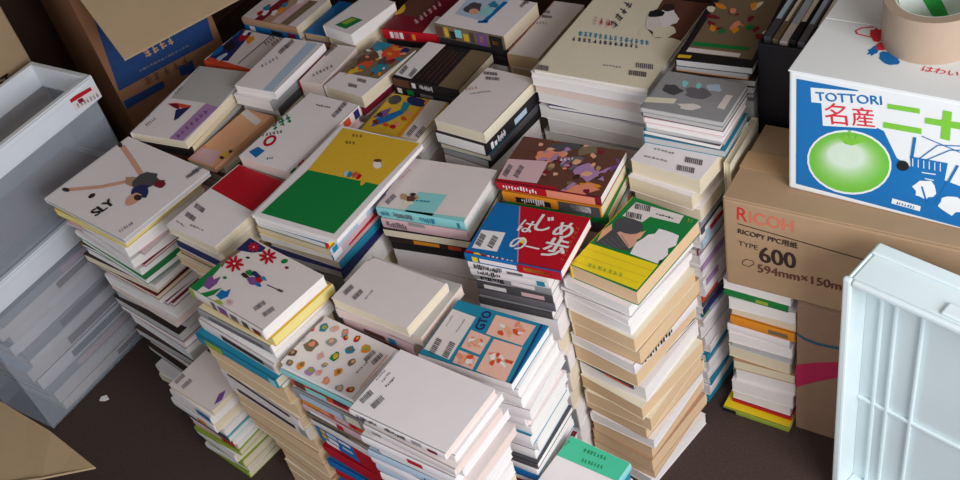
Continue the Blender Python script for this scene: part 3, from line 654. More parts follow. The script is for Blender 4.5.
go('redblue', [(467,251),(560,274),(590,217.5),(495,202)], .605,
   T(name='comic_book', label='red and blue comic with large white Japanese title lettering', t=.02, side='S', cov='red', spn='blue', pg='white', marks=[(.08,.14,.2,.8,'brightyellow'),(.16,.55,.25,.75,'white'),(.56,1,0,1,'red'),(.62,.9,.3,.7,'orange')], phrase='the red and blue comic'),
   [dict(b='white white S 20 white', off=(.0,-.006), marks=[('liIillil',.08,.45,'black'),(.5,.7,.3,.6,'inkgrey')]), dict(b='white white S 20 white', marks=[('lIilll',.1,.4,'black'),(.85,.95,.2,.8,'teal')]), dict(b='grey grey S 20 white', marks=[('lIlil',.1,.42,'black'),(.5,.8,.3,.8,'white')]), dict(b='white darkgrey S 20 white', marks=[(.1,.4,.3,.8,'white'),(.6,.9,.3,.8,'pink')]), 'white inkgrey S 20 white','grey darkgrey S 18 white'],
   WH, art_redblue, thick=True, dims=(.158,.13), shift=(-.016,0))
go('goat', [(566,265),(636,289),(702.5,219),(634,199)], .58,
   T(name='paperback_book', label='green and yellow paperback picturing a white goat and a capped man', t=.034, side='W', cov='green', spn='brightyellow', pg='beige', phrase='the goat paperback'),
   ['white white W 22 white', dict(b='grey maroon N 10 white', off=(-.008,0)), dict(b='white white N 16 white', off=(.0,-.008)),'white white W 32 white','cream cream W 34 beige','tan cream W 40 beige', dict(b='white white E 26 white', marks=[('lIlilI',.1,.6,'black')]),'cream cream N 44 beige', dict(b='darkgrey darkgrey S 7 white', marks=[(.55,.95,.1,.9,'orangered')], off=(-.012,.0)), 'white white W 40 white','cream tan N 36 beige'],
   ['cream cream W 26 beige','white white W 22 white','tan cream N 24 beige'], art_goat, jit=.012, yawj=3.5, dims=(.168,.205), shift=(-.026,-.002))
go('upthick', [(629,161),(699,178),(752,119),(683,101)], .62,
   T(name='paperback_book', label='thick white paperback with barcodes standing behind the goat paperback', t=.034, side='N', cov='white', pg='cream', phrase='the thick barcode paperback'),
   ['white white N 34 cream','white white N 30 cream', 'white grey E 16 white', dict(b='paleblue darkgrey E 14 white', marks=[(.05,.4,.1,.9,'white')]), dict(b='white white E 20 white', marks=[(.1,.2,0,1,'paleblue'),(.2,.6,.2,.8,'red')]), 'white paleblue E 20 white', dict(b='grey red E 14 white', marks=[(0,.12,0,1,'grey')]),'white white E 26 white','white lilac E 12 white','offwhite white E 30 white',
    dict(b='white white E 22 white', marks=[(.05,.3,.1,.9,'lilac')]),'white white E 24 white', dict(b='orange orangered E 18 white', marks=[(.3,.5,.2,.8,'white')]),'white darkgrey E 14 white','white navy E 16 white', dict(b='white blue E 18 white', marks=[(0,.15,0,1,'green')]),'white white E 20 cream'], ['white white E 22 white','teal teal E 16 white','cream white E 20 white'], art_upthick, dims=(.142,.22), shift=(-.004,0))
go('redwhite', [(166,223),(215,249.6),(290,178),(243,162.5)], .605,
   T(name='paperback_book', label='half red half white paperback with two small barcodes', t=.022, side='N', cov='white', pg='cream', phrase='the half red paperback'),
   ['cream cream N 22 cream', dict(b='white navy S 20 cream', marks=[(.1,.5,.3,.6,'navy'),(0,1,0,.25,'offwhite')]), 'brown brown N 14 tan', dict(b='cream cream N 26 beige', off=(-.008,-.01)), dict(b='white white S 24 cream', marks=[(.1,.5,.35,.6,'darkgrey')]), 'tan tan N 22 beige'],
   ['cream cream N 22 beige','white white N 24 cream','darkbrown darkbrown N 18 tan'], art_redwhite)
go('flower', [(186.7,288),(262.7,329),(326,275),(250,239)], .62,
   T(name='picture_book', label='cream book with red, purple and blue flowers on its cover', t=.024, side='S', cov='offwhite', spn='offwhite', pg='white', marks=[(.0,.06,0,1,'lime'),(.3,.36,.1,.9,'inkgrey'),(.4,.52,.2,.9,'purple'),(.56,.66,.2,.8,'inkgrey'),(.72,.8,.2,.8,'darkgrey'),(.86,.96,.2,.7,'maroon')], phrase='the flower-covered book'),
   [dict(b='yellow offwhite N 22 yellow', off=(.006,.006), yaw=0), dict(b='cream grey S 22 white', off=(-.004,-.004), marks=[(.15,.9,.25,.7,'inkgrey')]), dict(b='white white N 22 white', off=(-.002,.0)), dict(b='white offwhite S 30 cream', w=.222, h=.148, off=(-.016,-.004), yaw=0, marks=[(.3,.85,.3,.75,'darkbrown'),(.86,.97,.3,.7,'grey')]),
    dict(b='teal teal S 22 cream', w=.232, h=.15, off=(-.022,-.016), yaw=1, marks=[(.02,.12,.05,.95,'teal'),(.12,.34,.05,.95,'lime'),(.92,1,0,1,'paleteal')]), dict(b='lime paleteal N 12 white', w=.228, h=.148, off=(-.02,-.010), yaw=1)]
   + [dict(b=b_, w=.242, h=.146, off=(-.03+o_, -.006+o_/2), yaw=y_, marks=m_) for b_, o_, y_, m_ in (('cream cream N 50 beige',0,0,()),('cream cream N 44 beige',.004,1,()),('cream offwhite S 32 beige',.001,-1,[(.1,.9,.75,.98,'darkbrown')]),('cream offwhite S 34 cream',.004,0,[(.12,.85,.35,.7,'darkbrown'),(.9,.98,.2,.8,'grey')]),('cream cream N 40 beige',.006,1,()),('tan cream N 44 beige',.004,0,()),('cream cream N 40 beige',.007,-1,()))],
   ['cream cream N 26 beige','tan tan N 30 beige'], art_flower, jit=.006)
go('white', [(333.5,298.7),(407.5,329),(443,285),(372,252)], .60,
   T(name='paperback_book', label='plain white paperback with two barcodes, between the flower-covered book and the four-panel blue comic', t=.022, side='N', cov='offwhite', pg='cream', phrase='the plain white paperback'),
   [dict(b='lightgrey lightgrey W 24 pinkish', w=.188, h=.132, off=(.008,.010), yaw=3), dict(b='offwhite pink S 26 cream', marks=[(.3,.6,.3,.7,'brown'),(.65,.75,.2,.8,'teal')]), 'maroon darkbrown S 22 pinkish'], WH, art_white, thick=True)
go('sticker', [(276,360),(353,399),(398,350),(322,314.6)], .545,
   T(name='picture_book', label='white book scattered with small colourful food pictures', t=.012, side='E', cov='white', pg='white', phrase='the food-picture book'),
   [dict(b='white paleteal S 16 white', off=(-.004,-.004)), dict(b='offwhite offwhite S 12 grey', off=(-.004,.0), marks=[(.2,.8,.3,.8,'grey')]), dict(b='brown orangered S 26 cream', marks=[(.05,.2,.1,.9,'brown'),(.2,.5,.1,.6,'paleteal'),(.6,.8,.3,.9,'maroon'),(.3,.95,.7,.95,'brown')]), dict(b='white grey S 30 white', marks=[(.1,.7,.2,.8,'paleblue'),(.75,.95,.2,.9,'cream')]),
    dict(b='orange orangered S 26 cream', marks=[(.02,.3,.2,.95,'orange'),(.3,.42,.2,.8,'salmon'),(.5,.7,.2,.8,'pink'),(.72,.8,.3,.9,'red')]), dict(b='cream pink S 20 cream', marks=[(.1,.5,.2,.8,'white'),(.5,.6,.2,.8,'red')]), dict(b='green olive S 16 cream', marks=[(.1,.6,.2,.7,'darkgrey')]), 'white offwhite S 20 cream', 
    dict(b='blue blue S 20 white', marks=[(.08,.16,.2,.8,'yellow'),(.18,.34,.2,.8,'paleblue'),(.36,.55,.3,.7,'white'),(.6,1,0,1,'red')]), dict(b='blue blue S 20 white', marks=[(.08,.16,.2,.8,'yellow'),(.18,.34,.2,.8,'white'),(.4,.56,.3,.7,'paleblue'),(.62,1,0,1,'red')]), dict(b='blue blue S 20 white', marks=[(.1,.3,.2,.8,'white'),(.62,1,0,1,'red')]), 'red red S 20 white'],
   ['red red S 20 white','blue blue S 20 white'], art_sticker)
go('front', [(351.7,407),(445,458),(493,388),(400,349)], .605,
   T(name='comic_book', label='blank white comic nearest the camera, beside the four-panel blue comic', t=.014, side='S', cov='white', spn='white', pg='pinkish', marks=[('illIli',.08,.3,'black'),('lIIlIl',.38,.6,'black'),(.66,.76,.2,.8,'grey'),(.82,.92,.2,.7,'maroon')], phrase='the blank white comic'),
   [dict(b='white offwhite S 15 white', off=(.012,.008), yaw=0, marks=[('illil',.3,.5,'inkgrey')]), dict(b='offwhite offwhite S 16 pinkish', off=(.016,-.006), yaw=-1, marks=[('iliill',.1,.2,'inkgrey')]), dict(b='white white S 20 white', off=(.02,.006), marks=[('lIlI',.75,.95,'inkgrey')]), dict(b='white white S 20 white', off=(.0,-.004), marks=[(.5,.66,.3,.8,'red')]), dict(b='offwhite white S 20 pinkish', off=(.024,.002)),
    dict(b='paleblue paleblue S 20 white', marks=[('lIl',.6,.8,'darkgrey')]), 'paleblue white S 22 white', 'white paleblue S 20 white','white white S 22 white'], WH, art_front, jit=.01)
go('gto', [(421,352.5),(512.5,387.5),(546,326),(457.5,299)], .575,
   T(name='comic_book', label='bright blue comic with a three-letter title and four reddish picture panels', t=.018, side='S', cov='teal', spn='white', pg='white', phrase='the four-panel blue comic'),
   [dict(b='white white S 19 white', marks=[]), 'white white S 24 white', dict(b='white white S 26 white', off=(.012,0)),'white white S 22 pinkish',dict(b='white white S 22 white', off=(.004,.004)), 'teal white S 26 white', 'white white S 26 white','paleblue white S 24 white','darkgrey darkgrey S 14 white','white white S 20 white', 'teal blue S 20 white','paleblue white S 20 white','maroon maroon S 18 white'], ['white white S 22 white','offwhite white S 22 white'], art_gto, jit=.007, dims=(.185,.135), shift=(.008,.0))
go('cream', [(527,70.5),(646,86.7),(714,1),(604,-6)], .69,
   T(name='magazine', cat='magazine', label='big cream magazine with a photo of two people and teal lettering', t=.008, side='N', cov='cream', pg='white', phrase='the big cream magazine'),
   [dict(b='white white N 12 white', w=.255, h=.3), dict(b='white paleblue N 20 white', w=.262, h=.3, off=(-.002,0), yaw=0), dict(b='offwhite offwhite N 20 pinkish', w=.255, h=.3, off=(0,0)), dict(b='white white N 24 white', w=.255, h=.3, off=(.004,.0)), dict(b='navy white N 9 white', w=.235, h=.28, off=(.008,-.006)), dict(b='white white N 30 white', w=.25, h=.29), dict(b='white paleblue N 34 white', w=.25, h=.29)], ['white white N 24 white','grey grey N 30 white'], art_cream, kind='magazine', thick=True, dims=(.262,.3))
go('dvd', [(673,60),(753,67),(788,0),(716,-6)], .72,
   T(name='disc_case', cat='disc case', label='black disc case with a busy orange picture, beside the black rack', t=.015, side='W', cov='black', pg='grey', phrase='the black disc case'),
   [dict(b='orange brown W 14 grey', kind='disc case'), dict(b='darkbrown black W 14 grey', kind='disc case'),'black black W 16 grey','darkgrey darkgrey W 16 grey'], ['grey grey W 20 grey','black black W 20 grey'], art_dvd, thick=True)
go('cd', [(637,106),(722,122.5),(750,81),(668,74)], .70,
   T(name='disc_case', cat='disc case', label='grey disc case with a pale label, on the thin disc-case stack before the black rack', t=.011, side='W', cov='grey', pg='grey', phrase='the grey disc case'),
   [dict(b='darkgrey darkgrey W 11 grey', kind='disc case'), dict(b='pink pink W 12 white', kind='disc case'), dict(b='white grey W 10 white', kind='disc case'), dict(b='grey teal W 11 grey', kind='disc case'), dict(b='darkgrey grey W 10 white', kind='disc case'), dict(b='teal teal W 12 grey', kind='disc case'), 'blue blue W 14 white'], ['grey grey W 20 grey','white white W 22 white'], art_cd, jit=.003, yawj=1.2, floor=.62)
# short stacks
go('low_left', [(167.5,385),(211,410),(253,374),(205,352)], .245,
   T(name='paperback_book', label='white paperback with grey barcodes on the short stack by the dark floor', t=.016, side='N', cov='offwhite', pg='cream', phrase='the short stack\'s white paperback'),
   [dict(b='white white S 24 white', off=(-.004,-.006), marks=[(.66,1,.3,1,'blue')]), dict(b='offwhite white S 28 cream', off=(-.008,-.01), marks=[(.6,.8,.2,.7,'orange')]), 'white white S 16 white', dict(b='teal teal S 12 grey', marks=[(.5,.9,.1,.9,'green')]), dict(b='paleteal darkgrey S 14 white', off=(.002,0)), dict(b='white white S 18 white', marks=[(.6,1,.2,.9,'orangered')]), dict(b='white pink S 14 white', marks=[(.66,.95,.1,.9,'red')]), dict(b='lime lime S 16 cream', off=(.004,-.002))], ['white white S 18 cream','lime lime S 18 cream'],
   lambda q: (codes(q, (180,379), (187,384), ln=12, wd=4), q.poly([(214,405),(219,394),(226,390),(222,400)], I('purple'), 1)), jit=.008, yawj=4)
go('low_mint', [(524,486),(592,513),(634,463),(566.5,435.5)], .34,
   T(name='comic_book', label='white comic with a mint green lettered band, lying low at the bottom edge', t=.02, side='E', cov='white', spn='paleteal', pg='white', phrase='the mint-banded comic'),
   ['paleteal teal E 20 white','white white E 22 white'], ['white white E 22 white','green green E 22 white'],
   lambda q: (q.poly([(552,453),(618,482),(636,463),(567,434)], I('mint'), 1), scrib(q, (581,462), (603,470), 4, 7, 'green', 2), scrib(q, (583,452), (606,461), 4, 7, 'green', 2), scrib(q, (564,447), (571,442), 4, 3, 'green', 2)))

settle(); raise_stacks()

# ------------------------------------------------------------------ pile of books under the overhanging carton
pile = [('white','white','N',24,'white'),('white','green','S',22,'white'),('white','white','N',30,'white'),('offwhite','offwhite','N',18,'cream'),('orange','orange','S',24,'white'),('paleblue','white','S',22,'white'),('white','white','N',26,'white'),
        ('paleblue','grey','N',20,'grey'),('cream','cream','N',34,'cream'),('tan','cream','N',26,'cream'),('white','white','N',40,'white'),('white','offwhite','N',34,'white'),('white','white','N',30,'white'),('red','red','S',10,'white')]
zt = .383; tot = sum(p[3] for p in pile)/1000; kk = (zt-.014)/tot; zz = .014
for i, (cv, sp, sd, t_, pg) in reversed(list(enumerate(pile))):
    tt = t_/1000*kk; w_ = .124+random.uniform(-.004, .006); wd = {0:.132, 2:.131}.get(i, w_)
    add_book('paperback', -.501+random.uniform(-.005,.005)-(.004 if i < 3 else 0), 1.385+random.uniform(-.006,.004), zz, R(random.uniform(-2,2)), wd, .145, tt, sd, cv, sp, pg, False,
             [(.6,.9,.25,.7,'olive')] if cv == 'orange' else [(.5,.7,.2,.6,'lime')] if sp == 'green' else (), word(cv)+' paperback, '+ORD[i+1]+' from the top of the pile under the brown carton', 'book', 'books in the pile under the brown carton')
    zz += tt
yb = add_book('magazine', -.507, 1.375, 0, R(-1), .142, .17, .014, 'S', 'brightyellow', 'lime', 'cream', False, [(.0,.2,.1,.9,'black')], 'bright yellow magazine lying on the floor at the base of the carton pile', 'magazine')

# ------------------------------------------------------------------ cartons
KR = mat('cardboard', (172,142,112), .85, .07, 30, .08, spec=.15)
KRD = mat('cardboard_brown', (152,122,102), .85, .07, 30, .08, spec=.15)
KRL = mat('cardboard_tan', (164,140,110), .85, .07, 26, .08, spec=.15)
WHB = mat('white_board', (236,238,238), .6, .02, 30, .03)
def hull(name, parent, x0, x1, y0, y1, z0, z1, m, bev=.003):
    mb = MB(); mb.box(x0, x1, y0, y1, z0, z1, m); return mb.build(name, parent, bev)
def carton(name, loc, rz, L, D, Hh, m, label, seam=True):
    e = empty(name, loc, rz); e_body = hull('box_body', e, 0, L, 0, D, 0, Hh-.004, m, .005)
    hull('top_flap', e, .001, L-.001, .001, D/2-.0008, Hh-.0039, Hh, m, .0015); hull('top_flap', e, .001, L-.001, D/2+.0008, D-.001, Hh-.0039, Hh, m, .0015)
    if seam:
        mb = MB(); mb.box(-.0006, L+.0006, D/2-.024, D/2+.024, Hh, Hh+.0006, mat('packing_tape', (186,150,112), .35, .03, 30)); mb.build('tape_strip', e)
    return tag(e, label, 'carton')
def face(e, L, Hh, wm):  # print plane on the front (-y) side
    e = next(c_ for c_ in e.children if c_.name.startswith('box_body')); return Print(e, (0,0,0), (1,0,0), (0,0,1), (0,-1,0), .001, L-.001, .001, Hh-.001, wm)
ric = carton('cardboard_carton', (-.565,1.305,.383), 0, .66, .217, .217, KR, 'long brown carton with red and black lettering, under the white pear box')
q = face(ric, .66, .217, Matrix.Translation((-.565,1.305,.383)))
q.text('R', (736.8,219.3), (747,222), mat('ink_logo', (206,40,44), .6), 1.25, 1, 3); q.text('ICOH', (749.5,222.8), (793,232.5), mat('ink_logo_pale', (206,112,88), .6), 1.15, 1, 2)
q.line([(737.6,223.5),(858,258),(900,270.5)], .0022, I('darkbrown'), 1)
q.text('RICOPY PPC用紙', (737.6,233.5), (797,249), I('darkbrown'), 1.1, 1, 1); q.text('TYPE', (738.4,245), (757.5,250), I('darkbrown'), 1.0, 1, 1)
q.text('600', (759.5,261.5), (795,269), I('darkbrown'), 1.2, 1, 4); q.text('594mm×150m×1', (757.5,272), (855,294), I('brown'), 1.1, 1, 1)
q.line([(742,262),(746,259),(753,261),(754,264),(749,266.5),(743,264.5),(742,262)], .0016, I('darkbrown'), 1)
q.done('front_print')
low = carton('cardboard_carton', (-.43,1.305,0), 0, .62, .217, .3825, KRD, 'lower brown carton with a magenta wedge and blue curve, on the floor')
q = face(low, .62, .38, Matrix.Translation((-.43,1.305,0)))
q.poly([(794,364),(815,362.5),(837,362),(880,358),(880,368),(836,378),(815,382),(795.5,387)], mat('ink_magenta', (184,40,84), .6), 1)
q.line([(795,333),(805,339),(818,344),(840,348.5),(870,352)], .008, mat('ink_seablue', (48,92,116), .6), 1)
q.done('front_print')
# pear box
tyaw = R(-3); tloc = (-.466,1.362,.6009); TL, TD, TH = .42, .31, .247
tot_ = empty('pear_box', tloc, tyaw); tag(tot_, 'white and blue fruit carton printed with one big green pear', 'carton')
hull('box_body', tot_, 0, TL, 0, TD, 0, TH-.003, WHB, .004)
hull('top_flap', tot_, -.001, TL+.001, -.0015, TD/2-.0008, TH-.0029, TH, WHB, .0012); hull('top_flap', tot_, -.001, TL+.001, TD/2+.0008, TD+.0015, TH-.0029, TH, WHB, .0012)
wm = Matrix.Translation(tloc) @ Matrix.Rotation(tyaw, 4, 'Z')
q = face(tot_, TL, TH-.004, wm); PB = mat('ink_pearblue', (20,112,180), .5); PGN = mat('ink_peargreen', (128,200,62), .5); PRD = mat('ink_pearred', (224,52,66), .5); PW = mat('ink_boxwhite', (238,240,240), .55)
q.poly([(796.5,78.5),(858,90),(862,104),(866,122),(884,131),(897,158),(913,168),(960,186),(990,195),(990,235),(960,227),(796,183.5)], PB, 1)
q.poly([(810.7,87.3),(857,91),(883,96),(883,106),(877,106.5),(877,128.5),(823,125.5),(821.5,103),(811.5,102)], PW, 1.5)
q.text('TOTTORI', (816.5,100.5), (882,105), PB, .95, 2, 1)
q.text('名', (826,123.5), (848,125.5), PRD, 1.0, 2, 2); q.text('産', (852.5,125.5), (875,127.5), PRD, 1.0, 2, 2)
q.poly([(888,103.5),(920,108.5),(920,113.5),(887.7,108.3)], PGN, 2); q.poly([(884,121.7),(921.7,128.3),(921.7,134),(883.3,127.3)], PGN, 2)
q.poly([(943.3,110),(952.3,111.7),(950,140.7),(940.7,138.3)], PGN, 2); q.poly([(925.7,117.3),(968,123.5),(968,130.5),(925,123)], PGN, 2.3)
q.blob((849.5,162), 42.5, 32, PW, .16, 2, 28)
for i in range(16):
    f_ = i/15; m_ = mat('ink_pear_%d' % i, tuple(int(a+(b-a)*f_**1.3) for a, b in zip((116,194,66), (216,232,212))), .5)
    q.blob((849.5-3*f_, 162-7*f_), 40.5*(1-.55*f_**.8), 30*(1-.6*f_**.8), m_, .16, 2.4+.12*i, 28)
q.poly([(840,137),(846,134),(853,141),(858,134),(868,137),(862,142),(852,145),(845,143)], PGN, 4.6); q.line([(853,143),(850,130)], .004, PGN, 4.8)
q.line([(915,137),(912,157)], .005, PB, 2)
for a, b in (((922,136),(960,152)),((920,158),(938,145)),((938,145),(965,146)),((926,160),(950,150)),((950,150),(970,150))): q.line([a, b], .0018, PB, 2)
q.poly([(910,156),(948,163),(944,184),(912,178)], PB, 2)
for i in range(6): q.line([(913+i*5.5,158+i),(913+i*5.5,166+i)], .0013, PW, 3)
q.line([(922,172),(936,174)], .002, PW, 3); q.line([(925,178),(934,180)], .002, PW, 3)
q.blob((925,190), 11, 9, PW, .3, 2.2, jit=.25); q.blob((952,205), 12, 9, PW, .3, 2.2, jit=.3); q.line([(936,204),(958,165)], .004, PB, 2.8); q.line([(922,186),(928,206)], .003, PB, 2.8); q.line([(918,196),(936,205)], .003, PB, 2.8)
q.poly([(892.5,198),(921,206),(920,211),(891.5,203)], PW, 2); scrib(q, (896,203.5), (915,209), 3, 7, PB, 3)
q.blob((903,165.3), 6.2, 5.2, I('black'), .2, 3.4, 16)  # hand hole, the shade inside it painted as a flat black ellipse
q.done('front_print')
q = Print(tot_, (0,0,TH), (1,0,0), (0,1,0), (0,0,1), .002, TL-.002, .002, TD-.002, wm)
q.line([(883,37),(872,37.5),(857,34),(855.5,31),(862,28),(874,27)], .0028, PRD, 1); q.blob((876,35), 6, 7, PRD, .2, 1.2, jit=.2)
q.blob((889,59), 11, 6, PB, .3, 1.4, jit=.15); q.blob((874,51), 7, 4, PB, -.5, 1.4, jit=.3); q.blob((881,47), 5, 4, PRD, 0, 1.6, jit=.2)
q.text('はわい', (921,71), (957,77), PRD, .9, 1, 1)
q.done('top_print')
# packing tape roll on the pear box
def ring(mb, r0, r1, z0, z1, m, m_in=None, seg=112):
    pts = [(r1,z0),(r1,z1),(r0,z1),(r0,z0)]
    for j in range(4):
        a, b = pts[j], pts[(j+1)%4]; mm = m_in if (j == 2 and m_in) else m
        for i in range(seg):
            t0, t1 = 2*math.pi*i/seg, 2*math.pi*(i+1)/seg
            mb.poly([(a[0]*math.cos(t0),a[0]*math.sin(t0),a[1]),(a[0]*math.cos(t1),a[0]*math.sin(t1),a[1]),(b[0]*math.cos(t1),b[0]*math.sin(t1),b[1]),(b[0]*math.cos(t0),b[0]*math.sin(t0),b[1])], mm)
tp = at(928,65,.848); tr = .074; away = Vector((tp.x, tp.y, 0)).normalized()
tape = empty('tape_roll', (tp.x+away.x*tr, tp.y+away.y*tr, .6009+TH+.0002), 0); tag(tape, 'roll of brown packing tape with a green and white core, on the pear box', 'tape')
mb = MB(); ring(mb, .058, tr, 0, .074, mat('tape_kraft', (176,154,134), .4, .04, 50)); mb.build('tape_winding', tape)
mb = MB(); ring(mb, .0545, .0579, .001, .073, mat('core_white', (226,230,226), .6)); mb.build('core', tape)
mb = MB()
for k in range(5):
    a0 = 2*math.pi*k/5
    for i in range(10):
        t0, t1 = a0+.7*i/10, a0+.7*(i+1)/10; za, zb = .002+.07*i/10, .002+.07*(i+1)/10
        t0b, t1b = t0+.5, t1+.5
        for s0 in range(3):
            p0, p1 = t0+.5*s0/3, t0+.5*(s0+1)/3; p2, p3 = t1+.5*(s0+1)/3, t1+.5*s0/3; rr = .0541
            mb.poly([(rr*math.cos(p0),rr*math.sin(p0),za),(rr*math.cos(p3),rr*math.sin(p3),zb),(rr*math.cos(p2),rr*math.sin(p2),zb),(rr*math.cos(p1),rr*math.sin(p1),za)], mat('core_green', (46,160,70), .5))
scatter(mb, 'core_print', next(c_ for c_ in tape.children if c_.name.startswith('core')))

# black media rack with cases standing in it
rk = empty('media_rack', (-.583,1.537,0)); tag(rk, 'tall black open-topped rack holding disc cases, behind the pear box', 'rack')
BK = mat('rack_black', (26,22,28), .5, .1, 40); W_, D_, H_ = .11, .5, .765
hull('front_panel', rk, 0, W_, 0, .006, 0, H_, BK, .002); hull('back_panel', rk, 0, W_, D_-.006, D_, 0, H_, BK, .002)
hull('side_panel', rk, 0, .005, .006, D_-.006, 0, H_, BK, .001); hull('side_panel', rk, W_-.005, W_, .006, D_-.006, 0, H_, BK, .001); hull('shelf', rk, .005, W_-.005, .006, D_-.006, .58, .586, BK, .001)
xs = -.583+.007
for i, (t_, k, lab) in enumerate(((.015,'darkgrey','dark grey disc case standing in the black rack, nearest the stacks'),(.012,'olive','olive disc case standing in the black rack, second from the stacks'),(.016,'offwhite','white disc case standing in the black rack'),(.014,'black','black disc case standing in the black rack'),(.014,'inkgrey','grey disc case standing in the black rack, fourth gap over'),(.013,'darkbrown','dark brown disc case standing in the black rack, by the pear box'))):
    e = empty('disc_case', (xs+t_/2, 1.548, .5865)); hull('case_shell', e, -t_/2, t_/2-.0012, 0, .47, 0, .188-.003*(i%3), C(k), .0015)
    mb = MB(); mb.box(-t_/2+.002, t_/2-.004, .06, .3, .1882-.003*(i%3), .1886-.003*(i%3), I('cream' if i % 2 else 'paleblue')); mb.build('spine_label', next(c_ for c_ in e.children))
    tag(e, lab, 'disc case', 'disc cases in the black rack'); xs += t_+.001

# cream folder wedged between the stacks and the cartons
fo = empty('paper_folder', (-.5775,1.47,0)); tag(fo, 'tall cream paper folder standing between the book stacks and the brown carton', 'folder')
mb = MB(); mb.box(-.0012,0,-.09,.05,0,.612,C('cream')); mb.box(-.013,-.0118,-.09,.05,0,.612,C('cream')); mb.box(-.0118,-.0012,.049,.05,0,.612,C('cream')); mb.build('cover', fo)
mb = MB(); mb.box(-.0112,-.0018,-.086,.0485,.001,.608,P('cream')); mb.build('pages', fo)

# ------------------------------------------------------------------ white plastic tray standing on edge
cr = empty('plastic_tray', (-.312,1.190,0), R(-14)); tag(cr, 'white plastic storage tray stood on edge in front of the brown cartons', 'tray')
PL = mat('tray_plastic', (226,238,240), .38, .02, 20, spec=.5); PLP = mat('tray_panel', (218,230,232), .45, .03, 14, spec=.5)
TW, TDp, TZ = .46, .092, .6
def bxp(name, *a, m=PL, bev=.004, par=None): return hull(name, par or cr, *a, m, bev)
bxp('side_wall', 0, .007, .0, TDp, 0, TZ); bxp('side_wall', TW-.007, TW, .0, TDp, 0, TZ); bxp('top_wall', .007, TW-.007, .0, TDp, TZ-.007, TZ); bxp('bottom_wall', .007, TW-.007, .0, TDp, 0, .007)
base_panel = bxp('base_panel', .007, TW-.007, TDp-.04, TDp-.034, .007, TZ-.007, m=PLP, bev=.001)
bxp('rim', -.003, .012, -.010, 0, -.0, TZ+.003); bxp('rim', TW-.016, TW+.003, -.010, 0, 0, TZ+.003); bxp('rim', .012, TW-.016, -.010, 0, TZ-.010, TZ+.003); bxp('rim', .016, TW-.016, -.012, 0, 0, .016)
bxp('top_ridge', .004, TW-.004, TDp-.03, TDp-.004, TZ, TZ+.006, bev=.003)
bxp('handle_lip', .15, .31, .004, .03, TZ, TZ+.006, bev=.003)
for x in (.035, .06, .105, .35, .4): bxp('rib', x, x+.006, TDp-.048, TDp-.04, .007, TZ-.007, bev=.002, par=base_panel)
for z_ in (.25,): bxp('cross_rib', .007, TW-.007, TDp-.047, TDp-.04, z_, z_+.008, bev=.002, par=base_panel)

# ------------------------------------------------------------------ stacked translucent bins at the left
def plastic(key, rgb, a):
    m = mat(key, rgb, .4, .05, 12, spec=.5); m.node_tree.nodes['Principled BSDF'].inputs['Alpha'].default_value = a; return m
BW = mat('bin_rim_plastic', (222,226,232), .45, .03, 20, spec=.5); BT = plastic('bin_wall_plastic', (196,204,216), .27)
def bin_(z0, z1, rimh, label):
    e = empty('storage_bin', (-2.25,.612,z0)); tag(e, label, 'bin', 'stacked plastic bins'); Hh = z1-z0; W_, L_ = .22, .55; th = .004
    hull('front_wall', e, W_-.012-th, W_-.012, .012, L_-.012, .004, Hh-rimh, BT, .001); hull('back_wall', e, .012, .012+th, .012, L_-.012, .004, Hh-rimh, BT, .001)
    hull('end_wall', e, .012+th, W_-.012-th, .012, .012+th, .004, Hh-rimh, BT, .001); hull('end_wall', e, .012+th, W_-.012-th, L_-.012-th, L_-.012, .004, Hh-rimh, BT, .001)
    hull('base', e, .012, W_-.012, .012, L_-.012, 0, .004, BT, .001)
    mb = MB()
    for a in ((W_-.016,W_-.001,0,L_),(0,.014,0,L_),(.014,W_-.016,0,.014),(.014,W_-.016,L_-.014,L_)): mb.box(*a, Hh-rimh, Hh, BW)
    mb.build('rim', e, .002)
    hull('rim_step', e, W_-.001, W_+.004, .004, L_-.012, Hh-.014, Hh-.002, BW, .002)
    return e
b1 = bin_(0, .428, .062, 'lower translucent plastic bin full of magazines, standing on the floor'); b2 = bin_(.429, .688, .062, 'upper open plastic bin with a printed rim label, on the lower bin')
q = Print(next(c_ for c_ in b2.children if c_.name.startswith('rim')), (.2195,0,0), (0,1,0), (0,0,1), (1,0,0), .01, .548, .2, .258, Matrix.Translation((-2.25,.612,.429)))
q.poly([(69,100),(98,84),(104,95),(76,111)], I('offwhite'), 1); q.poly([(69,99),(90,87),(92,90),(71,103)], I('red'), 2); scrib(q, (78,108), (100,96), 5, 7, 'inkgrey', 2); q.poly([(77,100),(82,97.5),(84,101),(79,103.5)], I('maroon'), 3)
q.done('rim_label')
zz = .0045
for i, (k, t_, w) in enumerate((('lime',.026,.18),('offwhite',.04,.17),('navy',.03,.18),('darkgrey',.034,.18),('paleblue',.036,.17),('pink',.024,.175),('white',.034,.18),('inkgrey',.03,.17),('paleteal',.026,.178),('offwhite',.03,.175),('grey',.024,.18))):
    add_book('magazine', -2.142, .885+random.uniform(-.012,.012), zz, R(random.uniform(-.4,.4)), w, .44+random.uniform(-.02,.02), t_, 'E', k, random.choice(['white','grey','offwhite',k]), 'grey', False, [(random.uniform(.1,.5),random.uniform(.6,.9),.2,.8,random.choice(['pink','darkgrey','white','brown']))],
             word(k)+' magazine inside the lower plastic bin, '+ORD[i+1]+' from its bottom', 'magazine', 'magazines inside the lower bin'); zz += t_
add_book('magazine', -2.142, .885, .4336, 0, .178, .46, .03, 'E', 'brown', 'darkbrown', 'tan', False, (), 'dark brown magazine lying in the upper open bin', 'magazine')

